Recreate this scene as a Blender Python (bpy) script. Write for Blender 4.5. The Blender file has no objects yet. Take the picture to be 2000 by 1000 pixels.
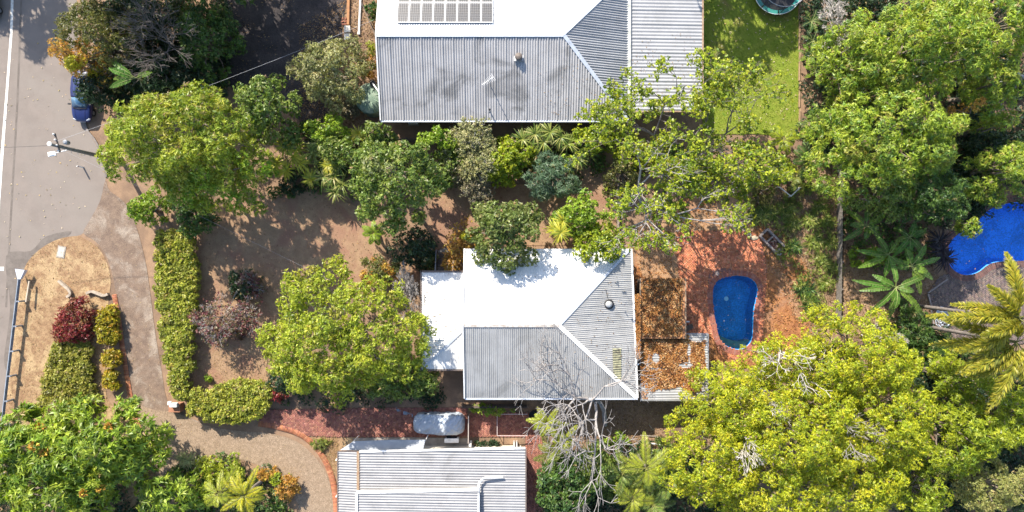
import bpy, bmesh, math, random
import numpy as np
from mathutils import Vector, Matrix
from mathutils.geometry import tessellate_polygon

# ------------------------------------------------------------------ camera, sky, sun, exposure
S = bpy.context.scene
COL = S.collection
CAM_H = 60.0            # metres above the ground
PPM = 22.0              # photograph pixels per metre at ground level
cam_d = bpy.data.cameras.new('camera')
cam_d.sensor_width = 36.0
cam_d.lens = 36.0 * CAM_H * PPM / 2000.0
cam_d.clip_end = 2000.0
cam = bpy.data.objects.new('camera', cam_d)
cam.location = (0, 0, CAM_H)
COL.objects.link(cam)
S.camera = cam

SUN_EL = math.radians(37.0)
SUN_H = Vector((0.47, -0.88, 0)).normalized()      # the way shadows fall on the ground
world = bpy.data.worlds.new("World")
S.world = world
world.use_nodes = True
wn = world.node_tree
bg = wn.nodes['Background']
sky = wn.nodes.new('ShaderNodeTexSky')
sky.sky_type = 'NISHITA'
sky.sun_disc = False
sky.sun_elevation = SUN_EL
sky.sun_rotation = math.atan2(-SUN_H.x, -SUN_H.y)
wn.links.new(sky.outputs[0], bg.inputs[0])
bg.inputs[1].default_value = 0.14
sun_d = bpy.data.lights.new('sun', 'SUN')
sun_d.energy = 4.6
sun_d.angle = math.radians(0.5)
sun_d.color = (1.0, 0.93, 0.82)
sun = bpy.data.objects.new('sun', sun_d)
sun.rotation_euler = Vector((SUN_H.x * math.cos(SUN_EL), SUN_H.y * math.cos(SUN_EL), -math.sin(SUN_EL))).to_track_quat('-Z', 'Y').to_euler()
sun.location = (-20, 40, 50)
COL.objects.link(sun)
S.view_settings.view_transform = 'Standard'
S.view_settings.look = 'None'
S.view_settings.gamma = 1.0
S.view_settings.use_curve_mapping = False
S.view_settings.exposure = 1.27
S.render.engine = 'CYCLES'
S.cycles.max_bounces = 6
S.cycles.transparent_max_bounces = 8

# ------------------------------------------------------------------ helpers
def P(px, py, h=0.0):
    """point of the place at height h that the drone sees at this pixel of the photograph"""
    k = (CAM_H - h) / CAM_H / PPM
    return Vector(((px - 1000.0) * k, (500.0 - py) * k, h))
def mpp(h=0.0):
    return (CAM_H - h) / CAM_H / PPM

ORG = {}
def tag(o, label=None, cat=None, group=None, kind=None):
    if label: o['label'] = label
    if cat: o['category'] = cat
    if group: o['group'] = group
    if kind: o['kind'] = kind
    return o
def thing(name, loc, label, cat, group=None):
    o = bpy.data.objects.new(name, None)
    o.empty_display_size = 0.3
    COL.objects.link(o)
    o.location = loc
    ORG[o.name] = Vector(loc)
    return tag(o, label, cat, group)
def link(name, me, parent=None, org=None):
    o = bpy.data.objects.new(name, me)
    COL.objects.link(o)
    if parent is not None:
        o.parent = parent
        ORG[o.name] = ORG.get(parent.name, Vector((0, 0, 0)))
    else:
        ORG[o.name] = Vector(org) if org is not None else Vector((0, 0, 0))
        o.location = ORG[o.name]
    return o
def np_mesh(name, V, Q, mat, col=None, tri=None):
    """mesh from numpy vertices and quads (and triangles)"""
    me = bpy.data.meshes.new(name)
    nq = 0 if Q is None else len(Q)
    nt = 0 if tri is None else len(tri)
    me.vertices.add(len(V))
    me.vertices.foreach_set('co', np.asarray(V, dtype=np.float32).ravel())
    loops = []
    if nq: loops.append(np.asarray(Q, dtype=np.int32).ravel())
    if nt: loops.append(np.asarray(tri, dtype=np.int32).ravel())
    loops = np.concatenate(loops)
    me.loops.add(len(loops))
    me.loops.foreach_set('vertex_index', loops)
    me.polygons.add(nq + nt)
    ls = np.concatenate([np.arange(nq) * 4, nq * 4 + np.arange(nt) * 3]).astype(np.int32)
    me.polygons.foreach_set('loop_start', ls)
    me.update(calc_edges=True)
    if col is not None:
        a = me.color_attributes.new('tint', 'FLOAT_COLOR', 'POINT')
        c4 = np.ones((len(V), 4), dtype=np.float32)
        c4[:, :3] = col
        a.data.foreach_set('color', c4.ravel())
    if mat: me.materials.append(mat)
    return me

class MB:
    """collects simple solids in world coordinates and links them as ONE mesh object"""
    def __init__(s): s.v = []; s.f = []; s.sm = False
    def poly(s, pts):
        n = len(s.v); s.v += [Vector(p) for p in pts]; s.f.append(tuple(range(n, n + len(pts)))); return s
    def box(s, c, size, rz=0.0, rx=0.0):
        M = Matrix.Translation(Vector(c)) @ Matrix.Rotation(rz, 4, 'Z') @ Matrix.Rotation(rx, 4, 'X')
        n = len(s.v); a, b, d = size[0] / 2, size[1] / 2, size[2] / 2
        for z in (-d, d):
            for x, y in ((-a, -b), (a, -b), (a, b), (-a, b)):
                s.v.append(M @ Vector((x, y, z)))
        s.f += [tuple(n + i for i in q) for q in ((3, 2, 1, 0), (4, 5, 6, 7), (0, 1, 5, 4), (1, 2, 6, 5), (2, 3, 7, 6), (3, 0, 4, 7))]
        return s
    def bar(s, a, b, w, h):
        """box beam from a to b, w wide, h high, top centred on the line"""
        a = Vector(a); b = Vector(b); d = (b - a)
        if d.length < 1e-6: return s
        dn = d.normalized()
        side = dn.cross(Vector((0, 0, 1)))
        if side.length < 1e-3: side = Vector((1, 0, 0))
        side.normalize(); up = side.cross(dn)
        n = len(s.v)
        for p in (a, b):
            for x, y in ((-w / 2, -h / 2), (w / 2, -h / 2), (w / 2, h / 2), (-w / 2, h / 2)):
                s.v.append(p + side * x + up * y)
        s.f += [tuple(n + i for i in q) for q in ((0, 1, 2, 3), (7, 6, 5, 4), (0, 4, 5, 1), (1, 5, 6, 2), (2, 6, 7, 3), (3, 7, 4, 0))]
        return s
    def tube(s, pts, r, n=8, cap=True):
        pts = [Vector(p) for p in pts]
        rs = r if isinstance(r, (list, tuple)) else [r] * len(pts)
        base = len(s.v); ref = None
        for i, p in enumerate(pts):
            d = (pts[min(i + 1, len(pts) - 1)] - pts[max(i - 1, 0)])
            d = d.normalized() if d.length > 1e-9 else Vector((0, 0, 1))
            if ref is None: ref = d.orthogonal().normalized()
            ref = (ref - d * ref.dot(d))
            ref = ref.normalized() if ref.length > 1e-6 else d.orthogonal().normalized()
            bi = d.cross(ref)
            for k in range(n):
                t = 2 * math.pi * k / n
                s.v.append(p + (ref * math.cos(t) + bi * math.sin(t)) * rs[i])
        for i in range(len(pts) - 1):
            for k in range(n):
                a = base + i * n + k; b = base + i * n + (k + 1) % n
                s.f.append((a, b, b + n, a + n))
        if cap:
            s.f.append(tuple(base + k for k in reversed(range(n))))
            e = base + (len(pts) - 1) * n
            s.f.append(tuple(e + k for k in range(n)))
        return s
    def prism(s, pts, z0, z1):
        """vertical prism over a convex or concave outline (list of xy)"""
        pts = [Vector((p[0], p[1], 0)) for p in pts]
        area = sum(pts[i].x * pts[(i + 1) % len(pts)].y - pts[(i + 1) % len(pts)].x * pts[i].y for i in range(len(pts)))
        if area < 0: pts.reverse()
        n = len(s.v); m = len(pts)
        s.v += [Vector((p.x, p.y, z0)) for p in pts] + [Vector((p.x, p.y, z1)) for p in pts]
        for i in range(m):
            j = (i + 1) % m
            s.f.append((n + i, n + j, n + m + j, n + m + i))
        for t in tessellate_polygon([pts]):
            a, b, c = t
            nz = (pts[b] - pts[a]).cross(pts[c] - pts[a]).z
            if nz < 0: a, c = c, a
            s.f.append((n + m + a, n + m + b, n + m + c)); s.f.append((n + c, n + b, n + a))
        return s
    def lathe(s, c, prof, n=20):
        """profile [(r,z)] turned about a vertical axis through c"""
        base = len(s.v); c = Vector(c)
        for r, z in prof:
            for k in range(n):
                t = 2 * math.pi * k / n
                s.v.append(c + Vector((r * math.cos(t), r * math.sin(t), z)))
        for i in range(len(prof) - 1):
            for k in range(n):
                a = base + i * n + k; b = base + i * n + (k + 1) % n
                s.f.append((a, b, b + n, a + n))
        e = base + (len(prof) - 1) * n
        if prof[-1][0] > 1e-4: s.f.append(tuple(e + k for k in range(n)))
        return s
    def build(s, name, mat, parent=None, org=None, smooth=False, bevel=0.0):
        off = ORG[parent.name] if parent is not None else (Vector(org) if org is not None else Vector((0, 0, 0)))
        me = bpy.data.meshes.new(name)
        me.from_pydata([tuple(v - off) for v in s.v], [], s.f)
        if mat: me.materials.append(mat)
        if smooth: me.polygons.foreach_set('use_smooth', [True] * len(me.polygons))
        me.update()
        o = link(name, me, parent, org)
        if bevel:
            m = o.modifiers.new('bevel', 'BEVEL'); m.width = bevel; m.segments = 2; m.limit_method = 'ANGLE'
        return o

# ------------------------------------------------------------------ materials
def nodes(m):
    m.use_nodes = True
    return m.node_tree, m.node_tree.nodes, m.node_tree.links
def mat(name, c, c2=None, scale=2.0, rough=0.8, bump=0.0, bscale=30.0, fine=0.0, fscale=60.0, metal=0.0, spec=0.3, c3=None, s3=0.4, w3=(0.45, 0.65), detail=6.0):
    """procedural surface: two colours mixed by noise, a third in larger patches, fine grain and relief"""
    m = bpy.data.materials.new(name)
    t, N, L = nodes(m)
    b = N['Principled BSDF']
    b.inputs['Roughness'].default_value = rough
    b.inputs['Metallic'].default_value = metal
    b.inputs['Specular IOR Level'].default_value = spec
    tc = N.new('ShaderNodeTexCoord')
    def noise(sc, det=detail, dist=0.0):
        n = N.new('ShaderNodeTexNoise'); n.inputs['Scale'].default_value = sc; n.inputs['Detail'].default_value = det
        n.inputs['Roughness'].default_value = 0.62; n.inputs['Distortion'].default_value = dist
        L.new(tc.outputs['Object'], n.inputs['Vector']); return n
    def ramp(src, lo, hi):
        r = N.new('ShaderNodeMapRange'); r.inputs['From Min'].default_value = lo; r.inputs['From Max'].default_value = hi
        r.interpolation_type = 'SMOOTHSTEP'
        L.new(src, r.inputs['Value']); return r.outputs[0]
    def mix(f, a, bcol, mode='MIX'):
        x = N.new('ShaderNodeMix'); x.data_type = 'RGBA'; x.blend_type = mode
        if hasattr(f, 'links') or hasattr(f, 'is_linked'): L.new(f, x.inputs[0])
        else: x.inputs[0].default_value = f
        for s, i in ((a, 6), (bcol, 7)):
            if isinstance(s, (tuple, list)): x.inputs[i].default_value = (*s[:3], 1)
            else: L.new(s, x.inputs[i])
        return x.outputs[2]
    col = None
    if c2 is not None:
        col = mix(ramp(noise(scale).outputs['Fac'], 0.36, 0.64), c, c2)
    if c3 is not None:
        col = mix(ramp(noise(s3, 5.0, 0.6).outputs['Fac'], *w3), col if col is not None else c, c3)
    if fine:
        f = noise(fscale, 3.0)
        g = N.new('ShaderNodeMapRange'); g.inputs['From Min'].default_value = 0.3; g.inputs['From Max'].default_value = 0.7
        g.inputs['To Min'].default_value = 1 - fine; g.inputs['To Max'].default_value = 1 + fine
        L.new(f.outputs['Fac'], g.inputs['Value'])
        cx = N.new('ShaderNodeCombineColor')
        for i in range(3): L.new(g.outputs[0], cx.inputs[i])
        col = mix(1.0, col if col is not None else c, cx.outputs[0], 'MULTIPLY')
    if col is None: b.inputs['Base Color'].default_value = (*c, 1)
    else: L.new(col, b.inputs['Base Color'])
    if bump:
        n = noise(bscale, 4.0)
        bp = N.new('ShaderNodeBump'); bp.inputs['Strength'].default_value = min(1.0, bump); bp.inputs['Distance'].default_value = 0.05
        L.new(n.outputs['Fac'], bp.inputs['Height']); L.new(bp.outputs[0], b.inputs['Normal'])
    return m

def leaf_mat(name, trans=0.3, rough=0.5, spec=0.25):
    m = bpy.data.materials.new(name)
    t, N, L = nodes(m)
    b = N['Principled BSDF']; b.inputs['Roughness'].default_value = rough; b.inputs['Specular IOR Level'].default_value = spec
    a = N.new('ShaderNodeAttribute'); a.attribute_name = 'tint'
    L.new(a.outputs['Color'], b.inputs['Base Color'])
    tr = N.new('ShaderNodeBsdfTranslucent')
    hs = N.new('ShaderNodeMix'); hs.data_type = 'RGBA'; hs.blend_type = 'MULTIPLY'; hs.inputs[0].default_value = 1
    L.new(a.outputs['Color'], hs.inputs[6]); hs.inputs[7].default_value = (1.2, 1.3, 0.5, 1)
    L.new(hs.outputs[2], tr.inputs['Color'])
    mx = N.new('ShaderNodeMixShader'); mx.inputs[0].default_value = trans
    L.new(b.outputs[0], mx.inputs[1]); L.new(tr.outputs[0], mx.inputs[2])
    L.new(mx.outputs[0], N['Material Output'].inputs['Surface'])
    return m

M_LEAF = leaf_mat('leaf_green', trans=0.36, rough=0.42, spec=0.35)
M_DRY = leaf_mat('leaf_dry', trans=0.12, rough=0.8, spec=0.1)
M_BARK = mat('bark_brown', (0.13, 0.10, 0.075), (0.22, 0.18, 0.14), 6, 0.9, 0.5, 40)
M_GREYBARK = mat('bark_grey', (0.36, 0.33, 0.31), (0.22, 0.20, 0.19), 4, 0.9, 0.3, 40)
M_TWIG = mat('bark_twig', (0.20, 0.17, 0.15), (0.13, 0.11, 0.10), 4, 0.9, 0.3, 40)
M_PALEBARK = mat('bark_pale', (0.52, 0.48, 0.44), (0.34, 0.30, 0.27), 3, 0.85, 0.3, 40)
M_GROUND = mat('dry_soil', (0.22, 0.14, 0.09), (0.28, 0.18, 0.11), 1.2, 0.95, 0.6, 14, 0.35, 28, c3=(0.16, 0.105, 0.07), s3=0.25)
M_YARD = mat('dry_yard_grass', (0.30, 0.195, 0.115), (0.24, 0.15, 0.09), 1.6, 0.95, 0.6, 16, 0.35, 26, c3=(0.24, 0.13, 0.085), s3=0.3)
M_REDSOIL = mat('red_soil_litter', (0.34, 0.15, 0.06), (0.22, 0.09, 0.04), 2.0, 0.95, 0.8, 16, 0.45, 22, c3=(0.30, 0.17, 0.10), s3=0.35)
M_STRAW = mat('straw_verge_grass', (0.30, 0.195, 0.105), (0.22, 0.13, 0.07), 2.2, 0.95, 0.8, 18, 0.4, 20, c3=(0.36, 0.25, 0.135), s3=0.5, w3=(0.48, 0.6))
M_ROAD = mat('worn_asphalt', (0.205, 0.17, 0.145), (0.18, 0.15, 0.128), 0.6, 0.9, 0.15, 80, 0.13, 45, c3=(0.205, 0.175, 0.15), s3=0.12)
M_ROAD2 = mat('asphalt_seam', (0.12, 0.10, 0.085), (0.16, 0.135, 0.115), 1.2, 0.9, 0.1, 80, 0.15, 40)
M_BITUMEN = mat('dark_bitumen', (0.032, 0.027, 0.027), (0.052, 0.043, 0.041), 1.0, 0.9, 0.5, 18, 0.5, 14, c3=(0.08, 0.062, 0.055), s3=0.3, w3=(0.5, 0.8))
M_DRIVE = mat('exposed_aggregate_old', (0.20, 0.14, 0.10), (0.15, 0.105, 0.078), 1.8, 0.9, 0.6, 45, 0.5, 24, c3=(0.32, 0.265, 0.21), s3=0.55, w3=(0.45, 0.75))
M_DRIVE2 = mat('exposed_aggregate_new', (0.28, 0.205, 0.14), (0.23, 0.165, 0.11), 2.5, 0.9, 0.6, 45, 0.55, 20)
M_CONC = mat('old_concrete', (0.34, 0.30, 0.25), (0.24, 0.21, 0.18), 1.8, 0.9, 0.3, 40, 0.15, 50)
M_LAWN = mat('lawn_soil', (0.15, 0.20, 0.02), (0.19, 0.22, 0.03), 1.2, 0.95, 0.7, 20, 0.3, 26, c3=(0.20, 0.16, 0.05), s3=0.3, w3=(0.52, 0.7))
M_LINE = mat('road_paint', (0.68, 0.66, 0.6), (0.5, 0.47, 0.42), 5, 0.7, 0.1, 60, 0.1, 40)
M_MORTAR = mat('red_sand_joint', (0.25, 0.115, 0.08), (0.15, 0.07, 0.055), 2.0, 0.95, 0.3, 30, 0.2, 30)
# ------------------------------------------------------------------ outlines and scatter helpers
def spline(pts, n=6, closed=True):
    """Catmull-Rom through pixel points"""
    out = []; m = len(pts)
    rng_ = range(m) if closed else range(m - 1)
    for i in rng_:
        g = lambda k: pts[k % m] if closed else pts[max(0, min(m - 1, k))]
        p0, p1, p2, p3 = g(i - 1), g(i), g(i + 1), g(i + 2)
        for k in range(n):
            t = k / n
            out.append(tuple(0.5 * ((2 * p1[a]) + (-p0[a] + p2[a]) * t + (2 * p0[a] - 5 * p1[a] + 4 * p2[a] - p3[a]) * t * t + (-p0[a] + 3 * p1[a] - 3 * p2[a] + p3[a]) * t ** 3) for a in (0, 1)))
    if not closed: out.append(tuple(pts[-1]))
    return out
def W(pts, h=0.0):
    return [tuple(P(x, y, h)[:2]) for x, y in pts]
def inside(xy, poly):
    x = xy[:, 0]; y = xy[:, 1]; r = np.zeros(len(xy), bool); n = len(poly)
    for i in range(n):
        x0, y0 = poly[i]; x1, y1 = poly[(i + 1) % n]
        if y0 == y1: continue
        c = ((y0 > y) != (y1 > y)) & (x < (x1 - x0) * (y - y0) / (y1 - y0) + x0)
        r ^= c
    return r
def wave(x, y, s=0):
    return (np.sin(x * 1.3 + 2.1 * np.sin(y * .9 + s) + s) + np.sin(y * 1.7 + 1.7 * np.sin(x * 1.1 - s)) + .6 * np.sin(3.1 * x - 2.3 * y + 2 * s) + .5 * np.sin(5.3 * y + 4.1 * x + s)) / 3.1
ZUSED = set()
def sheet(name, px, z, m, kind='structure', holes=(), world_xy=False):
    """flat ground sheet with the given outline (holes: more outlines)"""
    loops = [[Vector((x, y, 0)) for x, y in (px if world_xy else W(px))]]
    for h in holes: loops.append([Vector((x, y, 0)) for x, y in (h if world_xy else W(h))])
    flat = [v for l in loops for v in l]
    while round(z * 1000) in ZUSED: z += 0.004 if z > -.003 else -.004
    ZUSED.add(round(z * 1000))
    b = MB()
    b.v = [Vector((v.x, v.y, z)) for v in flat]
    for a, c, d in tessellate_polygon(loops):
        if (flat[c] - flat[a]).cross(flat[d] - flat[a]).z < 0: c, d = d, c
        b.f.append((a, c, d))
    o = b.build(name, m)
    if kind: o['kind'] = kind
    return o
def tint_mat(name, rough=0.85, bump=0.0, bscale=60, spec=0.25):
    m = bpy.data.materials.new(name)
    t, N, L = nodes(m)
    b = N['Principled BSDF']; b.inputs['Roughness'].default_value = rough; b.inputs['Specular IOR Level'].default_value = spec
    a = N.new('ShaderNodeAttribute'); a.attribute_name = 'tint'
    tc = N.new('ShaderNodeTexCoord')
    n = N.new('ShaderNodeTexNoise'); n.inputs['Scale'].default_value = 1.1; n.inputs['Detail'].default_value = 8; n.inputs['Roughness'].default_value = 0.7
    L.new(tc.outputs['Object'], n.inputs['Vector'])
    r = N.new('ShaderNodeMapRange'); r.inputs['From Min'].default_value = 0.3; r.inputs['From Max'].default_value = 0.7; r.inputs['To Min'].default_value = 0.72; r.inputs['To Max'].default_value = 1.22
    L.new(n.outputs['Fac'], r.inputs['Value'])
    cx = N.new('ShaderNodeCombineColor')
    for i in range(3): L.new(r.outputs[0], cx.inputs[i])
    x = N.new('ShaderNodeMix'); x.data_type = 'RGBA'; x.blend_type = 'MULTIPLY'; x.inputs[0].default_value = 1
    L.new(a.outputs['Color'], x.inputs[6]); L.new(cx.outputs[0], x.inputs[7]); L.new(x.outputs[2], b.inputs['Base Color'])
    return m
M_BRICK = tint_mat('brick_clay')
def palette_pick(rng, n, pal, jit=0.18):
    p = np.array([c[:3] for c in pal]); w = np.array([c[3] if len(c) > 3 else 1.0 for c in pal]); w = w / w.sum()
    c = p[rng.choice(len(p), n, p=w)]
    return c * (1 + jit * rng.uniform(-1, 1, (n, 1))) * (1 + 0.06 * rng.uniform(-1, 1, (n, 3)))
def bricks_mesh(name, cen, ang, lx, ly, z, pal, rng, h=0.008):
    """low boxes with open joints: centres, angles, sizes"""
    n = len(cen)
    sx = np.array([-1, 1, 1, -1]); sy = np.array([-1, -1, 1, 1])
    ca = np.cos(ang)[:, None]; sa = np.sin(ang)[:, None]
    def ring(k, zz):
        x = sx[None] * (lx / 2 - k); y = sy[None] * (ly / 2 - k)
        return np.stack([cen[:, 0:1] + x * ca - y * sa, cen[:, 1:2] + x * sa + y * ca, np.repeat(zz[:, None], 4, 1)], 2)
    zt = z + h + rng.uniform(-.003, .003, n)
    V = np.concatenate([ring(0, np.full(n, z)), ring(0.004, zt)], 1)
    base = np.arange(n)[:, None] * 8
    q = np.array([[4, 5, 6, 7], [0, 1, 5, 4], [1, 2, 6, 5], [2, 3, 7, 6], [3, 0, 4, 7]])
    Q = (base[:, :, None] + q[None]).reshape(-1, 4)
    col = np.repeat(palette_pick(rng, n, pal, 0.16), 8, 0)
    return np_mesh(name, V.reshape(-1, 3), Q, M_BRICK, col)
def herringbone(name, poly, z, pal, seed, rot=math.pi / 4, u=0.115, holes=(), parent=None):
    rng = np.random.RandomState(seed)
    p = np.array(poly); c = p.mean(0); R = np.abs(p - c).max() * 1.5
    k = int(R / u) + 2
    I, J = np.meshgrid(np.arange(-k, k), np.arange(-k, k), indexing='ij'); I = I.ravel(); J = J.ravel(); d = (I - J) % 4
    H = d == 0; Vv = d == 3
    cx = np.concatenate([(I[H] + 1) * u, (I[Vv] + .5) * u]); cy = np.concatenate([(J[H] + .5) * u, (J[Vv] + 1) * u])
    an = np.concatenate([np.zeros(H.sum()), np.full(Vv.sum(), math.pi / 2)])
    ca, sa = math.cos(rot), math.sin(rot)
    cen = np.stack([c[0] + cx * ca - cy * sa, c[1] + cx * sa + cy * ca], 1)
    ok = inside(cen, poly)
    for h in holes: ok &= ~inside(cen, h)
    me = bricks_mesh(name, cen[ok], an[ok] + rot, 2 * u - .006, u - .006, z, pal, rng)
    o = link(name, me, parent); o['kind'] = 'stuff'
    return o
def course(name, line, width, z, pal, seed, bl=0.115, h=0.025, parent=None, kind='stuff'):
    """one row of bricks laid side by side across a line (world xy)"""
    rng = np.random.RandomState(seed)
    pts = np.array(line); seg = np.linalg.norm(np.diff(pts, axis=0), axis=1); s = np.concatenate([[0], np.cumsum(seg)])
    t = np.arange(bl / 2, s[-1], bl)
    x = np.interp(t, s, pts[:, 0]); y = np.interp(t, s, pts[:, 1])
    x2 = np.interp(t + .02, s, pts[:, 0]); y2 = np.interp(t + .02, s, pts[:, 1]); x1 = np.interp(t - .02, s, pts[:, 0]); y1 = np.interp(t - .02, s, pts[:, 1])
    an = np.arctan2(y2 - y1, x2 - x1)
    me = bricks_mesh(name, np.stack([x, y], 1), an, bl - .012, width, z, pal, rng, h)
    o = link(name, me, parent)
    if kind: o['kind'] = kind
    return o
PAL_SALMON = [(.47, .17, .085, 3), (.42, .145, .075, 3), (.50, .21, .12, 2), (.35, .115, .065, 1)]
PAL_RED = [(.24, .10, .075, 3), (.28, .12, .085, 3), (.20, .08, .065, 2), (.32, .15, .11, 1)]
PAL_TERRA = [(.40, .16, .08, 3), (.34, .13, .07, 2), (.44, .20, .11, 1)]

# ------------------------------------------------------------------ the setting: ground, road, drives, paving
POOL = spline([(1391, 572), (1397, 552), (1412, 542), (1436, 538), (1460, 541), (1474, 550), (1480, 564), (1478, 582), (1473, 606), (1471, 640), (1469, 662), (1458, 678), (1441, 683), (1420, 677), (1405, 662), (1398, 635), (1393, 605)], 5)
POOL2 = spline([(1905, 432), (1880, 450), (1856, 470), (1850, 492), (1856, 522), (1880, 537), (1908, 533), (1935, 515), (1975, 510), (2060, 508), (2090, 470), (2080, 420), (2000, 395), (1940, 405)], 5)
big = [(-300, -300), (300, -300), (300, 300), (-300, 300)]
sheet('ground', big, -0.004, M_GROUND, holes=[W(POOL), W(POOL2)], world_xy=True)

road_edge = spline([(150, -260), (150, 0), (160, 160), (163, 238), (186, 280), (204, 322), (206, 352), (196, 392), (176, 430), (163, 455), (140, 463), (118, 466), (88, 480), (62, 502), (46, 530), (32, 600), (20, 690), (8, 790), (-10, 900), (-40, 1200)], 4, False)
sheet('road', road_edge + [(-900, 1200), (-900, -260)], 0.0, M_ROAD)
sheet('road_seam', [(41, -40), (45, -40), (36, 200), (20, 480), (14, 600), (10, 600), (16, 480), (32, 200)], 0.004, M_ROAD2)
sheet('road_stain', spline([(12, 500), (60, 490), (90, 462), (140, 452), (110, 478), (64, 504), (46, 540), (30, 620), (18, 720), (8, 700), (20, 600)], 4), 0.004, M_ROAD2)
sheet('road_marking', spline([(22, -30), (27.5, -30), (25, 60), (16, 180), (5, 330), (-2, 430), (-6, 430), (-1, 330), (11, 180), (20, 60)], 1), 0.008, M_LINE)
sheet('road_marking', [(-2, 521), (8, 521), (8, 529), (-2, 529)], 0.008, M_LINE)
M_KERB = mat('kerb_concrete', (0.22, 0.19, 0.17), (0.15, 0.13, 0.115), 2, 0.9, 0.3, 40, 0.15, 50)
kb = MB()
kl = [P(x, y) for x, y in spline([(163, -20), (164, 120), (166, 236), (189, 278), (207, 320), (208, 346)], 5, False)]
for a, b in zip(kl[:-1], kl[1:]): kb.bar(a + Vector((0, 0, .05)), b + Vector((0, 0, .05)), .16, .14)
tag(kb.build('kerb', M_KERB), kind='structure')

verge = spline([(150, 461), (165, 466), (190, 482), (206, 506), (215, 535), (216, 560), (212, 590), (210, 650), (206, 760), (226, 800), (262, 835), (300, 890), (310, 960), (300, 1060), (-60, 1060), (4, 800), (20, 690), (32, 600), (46, 530), (62, 502), (88, 480), (118, 466)], 4)
sheet('verge', verge, 0.004, M_STRAW)
drive = spline([(206, 352), (214, 372), (240, 392), (262, 430), (282, 500), (292, 560), (302, 640), (315, 720), (326, 780), (345, 800), (400, 828), (470, 842), (520, 845), (580, 862), (622, 900), (645, 945), (652, 1010), (650, 1080), (560, 1080), (585, 1000), (560, 950), (520, 915), (450, 893), (392, 893), (345, 915), (322, 940), (305, 930), (298, 880), (270, 830), (256, 760), (244, 690), (234, 620), (226, 570), (218, 530), (205, 495), (185, 470), (163, 455), (176, 430), (196, 392)], 3)
sheet('driveway', drive, 0.008, M_DRIVE)
turning = spline([(262, 790), (300, 800), (345, 806), (400, 830), (470, 842), (520, 845), (580, 862), (622, 900), (645, 945), (652, 1010), (650, 1080), (560, 1080), (585, 1000), (560, 950), (520, 915), (450, 893), (392, 893), (345, 915), (322, 940), (305, 930), (298, 880), (280, 840)], 3)
sheet('driveway_turning_area', turning, 0.012, M_DRIVE2)
course('edging_brick', W(spline([(224, 575), (232, 620), (242, 690), (253, 760), (266, 820), (290, 868)], 5, False), 0), 0.42, 0.06, PAL_TERRA, 11)
course('edging_brick', W(spline([(505, 827), (545, 834), (590, 850), (625, 883), (648, 930), (657, 990), (658, 1060)], 6, False), 0), 0.50, 0.06, PAL_TERRA, 12)
brickdrive = spline([(480, 800), (560, 800), (700, 797), (860, 796), (912, 796), (912, 851), (820, 853), (700, 853), (640, 853), (600, 850), (560, 838), (510, 824)], 1)
sheet('brick_driveway', brickdrive, 0.06, M_MORTAR)
herringbone('paver_brick', W(brickdrive), 0.076, PAL_RED, 21, 0.0)
path2 = [(917, 806), (1034, 806), (1060, 852), (1058, 1010), (1088, 1060), (1030, 1060), (1026, 870), (1026, 853), (917, 853)]
sheet('brick_path', path2, 0.06, M_MORTAR)
herringbone('paver_brick', W(path2), 0.076, PAL_RED, 22)
sunpath = [(1041, 935), (1062, 935), (1090, 1010), (1066, 1010)]  # brighter bricks paint the sunlit stretch of the brick path
sheet('sunlit_brick_path', sunpath, 0.06, M_MORTAR)
herringbone('paver_brick', W(sunpath), 0.076, PAL_TERRA, 23)
sheet('dry_lawn', [(1063, 930), (1100, 930), (1110, 1060), (1092, 1060)], 0.03, M_STRAW)
sheet('side_lawn', spline([(602, 856), (640, 852), (690, 850), (700, 862), (662, 885), (660, 935), (648, 915), (628, 880)], 3), 0.008, M_STRAW)

yard = spline([(385, 430), (430, 385), (520, 365), (640, 380), (720, 420), (760, 470), (830, 450), (850, 380), (950, 365), (1040, 360), (1200, 370), (1200, 470), (900, 480), (850, 500), (820, 560), (700, 560), (560, 600), (520, 720), (530, 760), (420, 760), (380, 780), (382, 620), (384, 500)], 3)
sheet('front_yard', yard, 0.0, M_YARD)
sheet('neighbour_driveway', spline([(446, -120), (446, 60), (440, 130), (470, 190), (560, 200), (600, 260), (640, 230), (662, 120), (668, 60), (668, -120)], 3), 0.004, M_BITUMEN)
lawn_px = [(1372, -200), (1560, -200), (1560, 268), (1480, 262), (1372, 262)]
sheet('lawn', lawn_px, 0.0, M_LAWN)
redsoil = spline([(1330, 390), (1440, 380), (1480, 420), (1510, 470), (1560, 500), (1590, 560), (1580, 640), (1530, 690), (1450, 720), (1380, 700), (1260, 640), (1240, 500), (1300, 440)], 3)
sheet('red_soil', redsoil, 0.0, M_REDSOIL, holes=[POOL])
M_SAND = mat('sandy_soil', (0.36, 0.22, 0.125), (0.29, 0.17, 0.095), 1.6, 0.95, 0.6, 18, 0.35, 24)
sheet('sandy_soil', spline([(1245, 450), (1290, 415), (1340, 425), (1400, 385), (1450, 380), (1470, 410), (1468, 452), (1330, 455), (1330, 540), (1255, 540)], 3), 0.004, M_SAND)
poolpave = spline([(1322, 456), (1360, 452), (1440, 452), (1474, 456), (1488, 480), (1497, 525), (1493, 600), (1488, 660), (1470, 694), (1436, 702), (1404, 690), (1388, 652), (1338, 652), (1336, 560), (1326, 540)], 2)
sheet('pool_paving', poolpave, 0.06, M_MORTAR, holes=[POOL])
herringbone('paver_brick', W(poolpave), 0.076, PAL_SALMON, 24, 0.0, holes=[W(POOL)])

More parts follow.
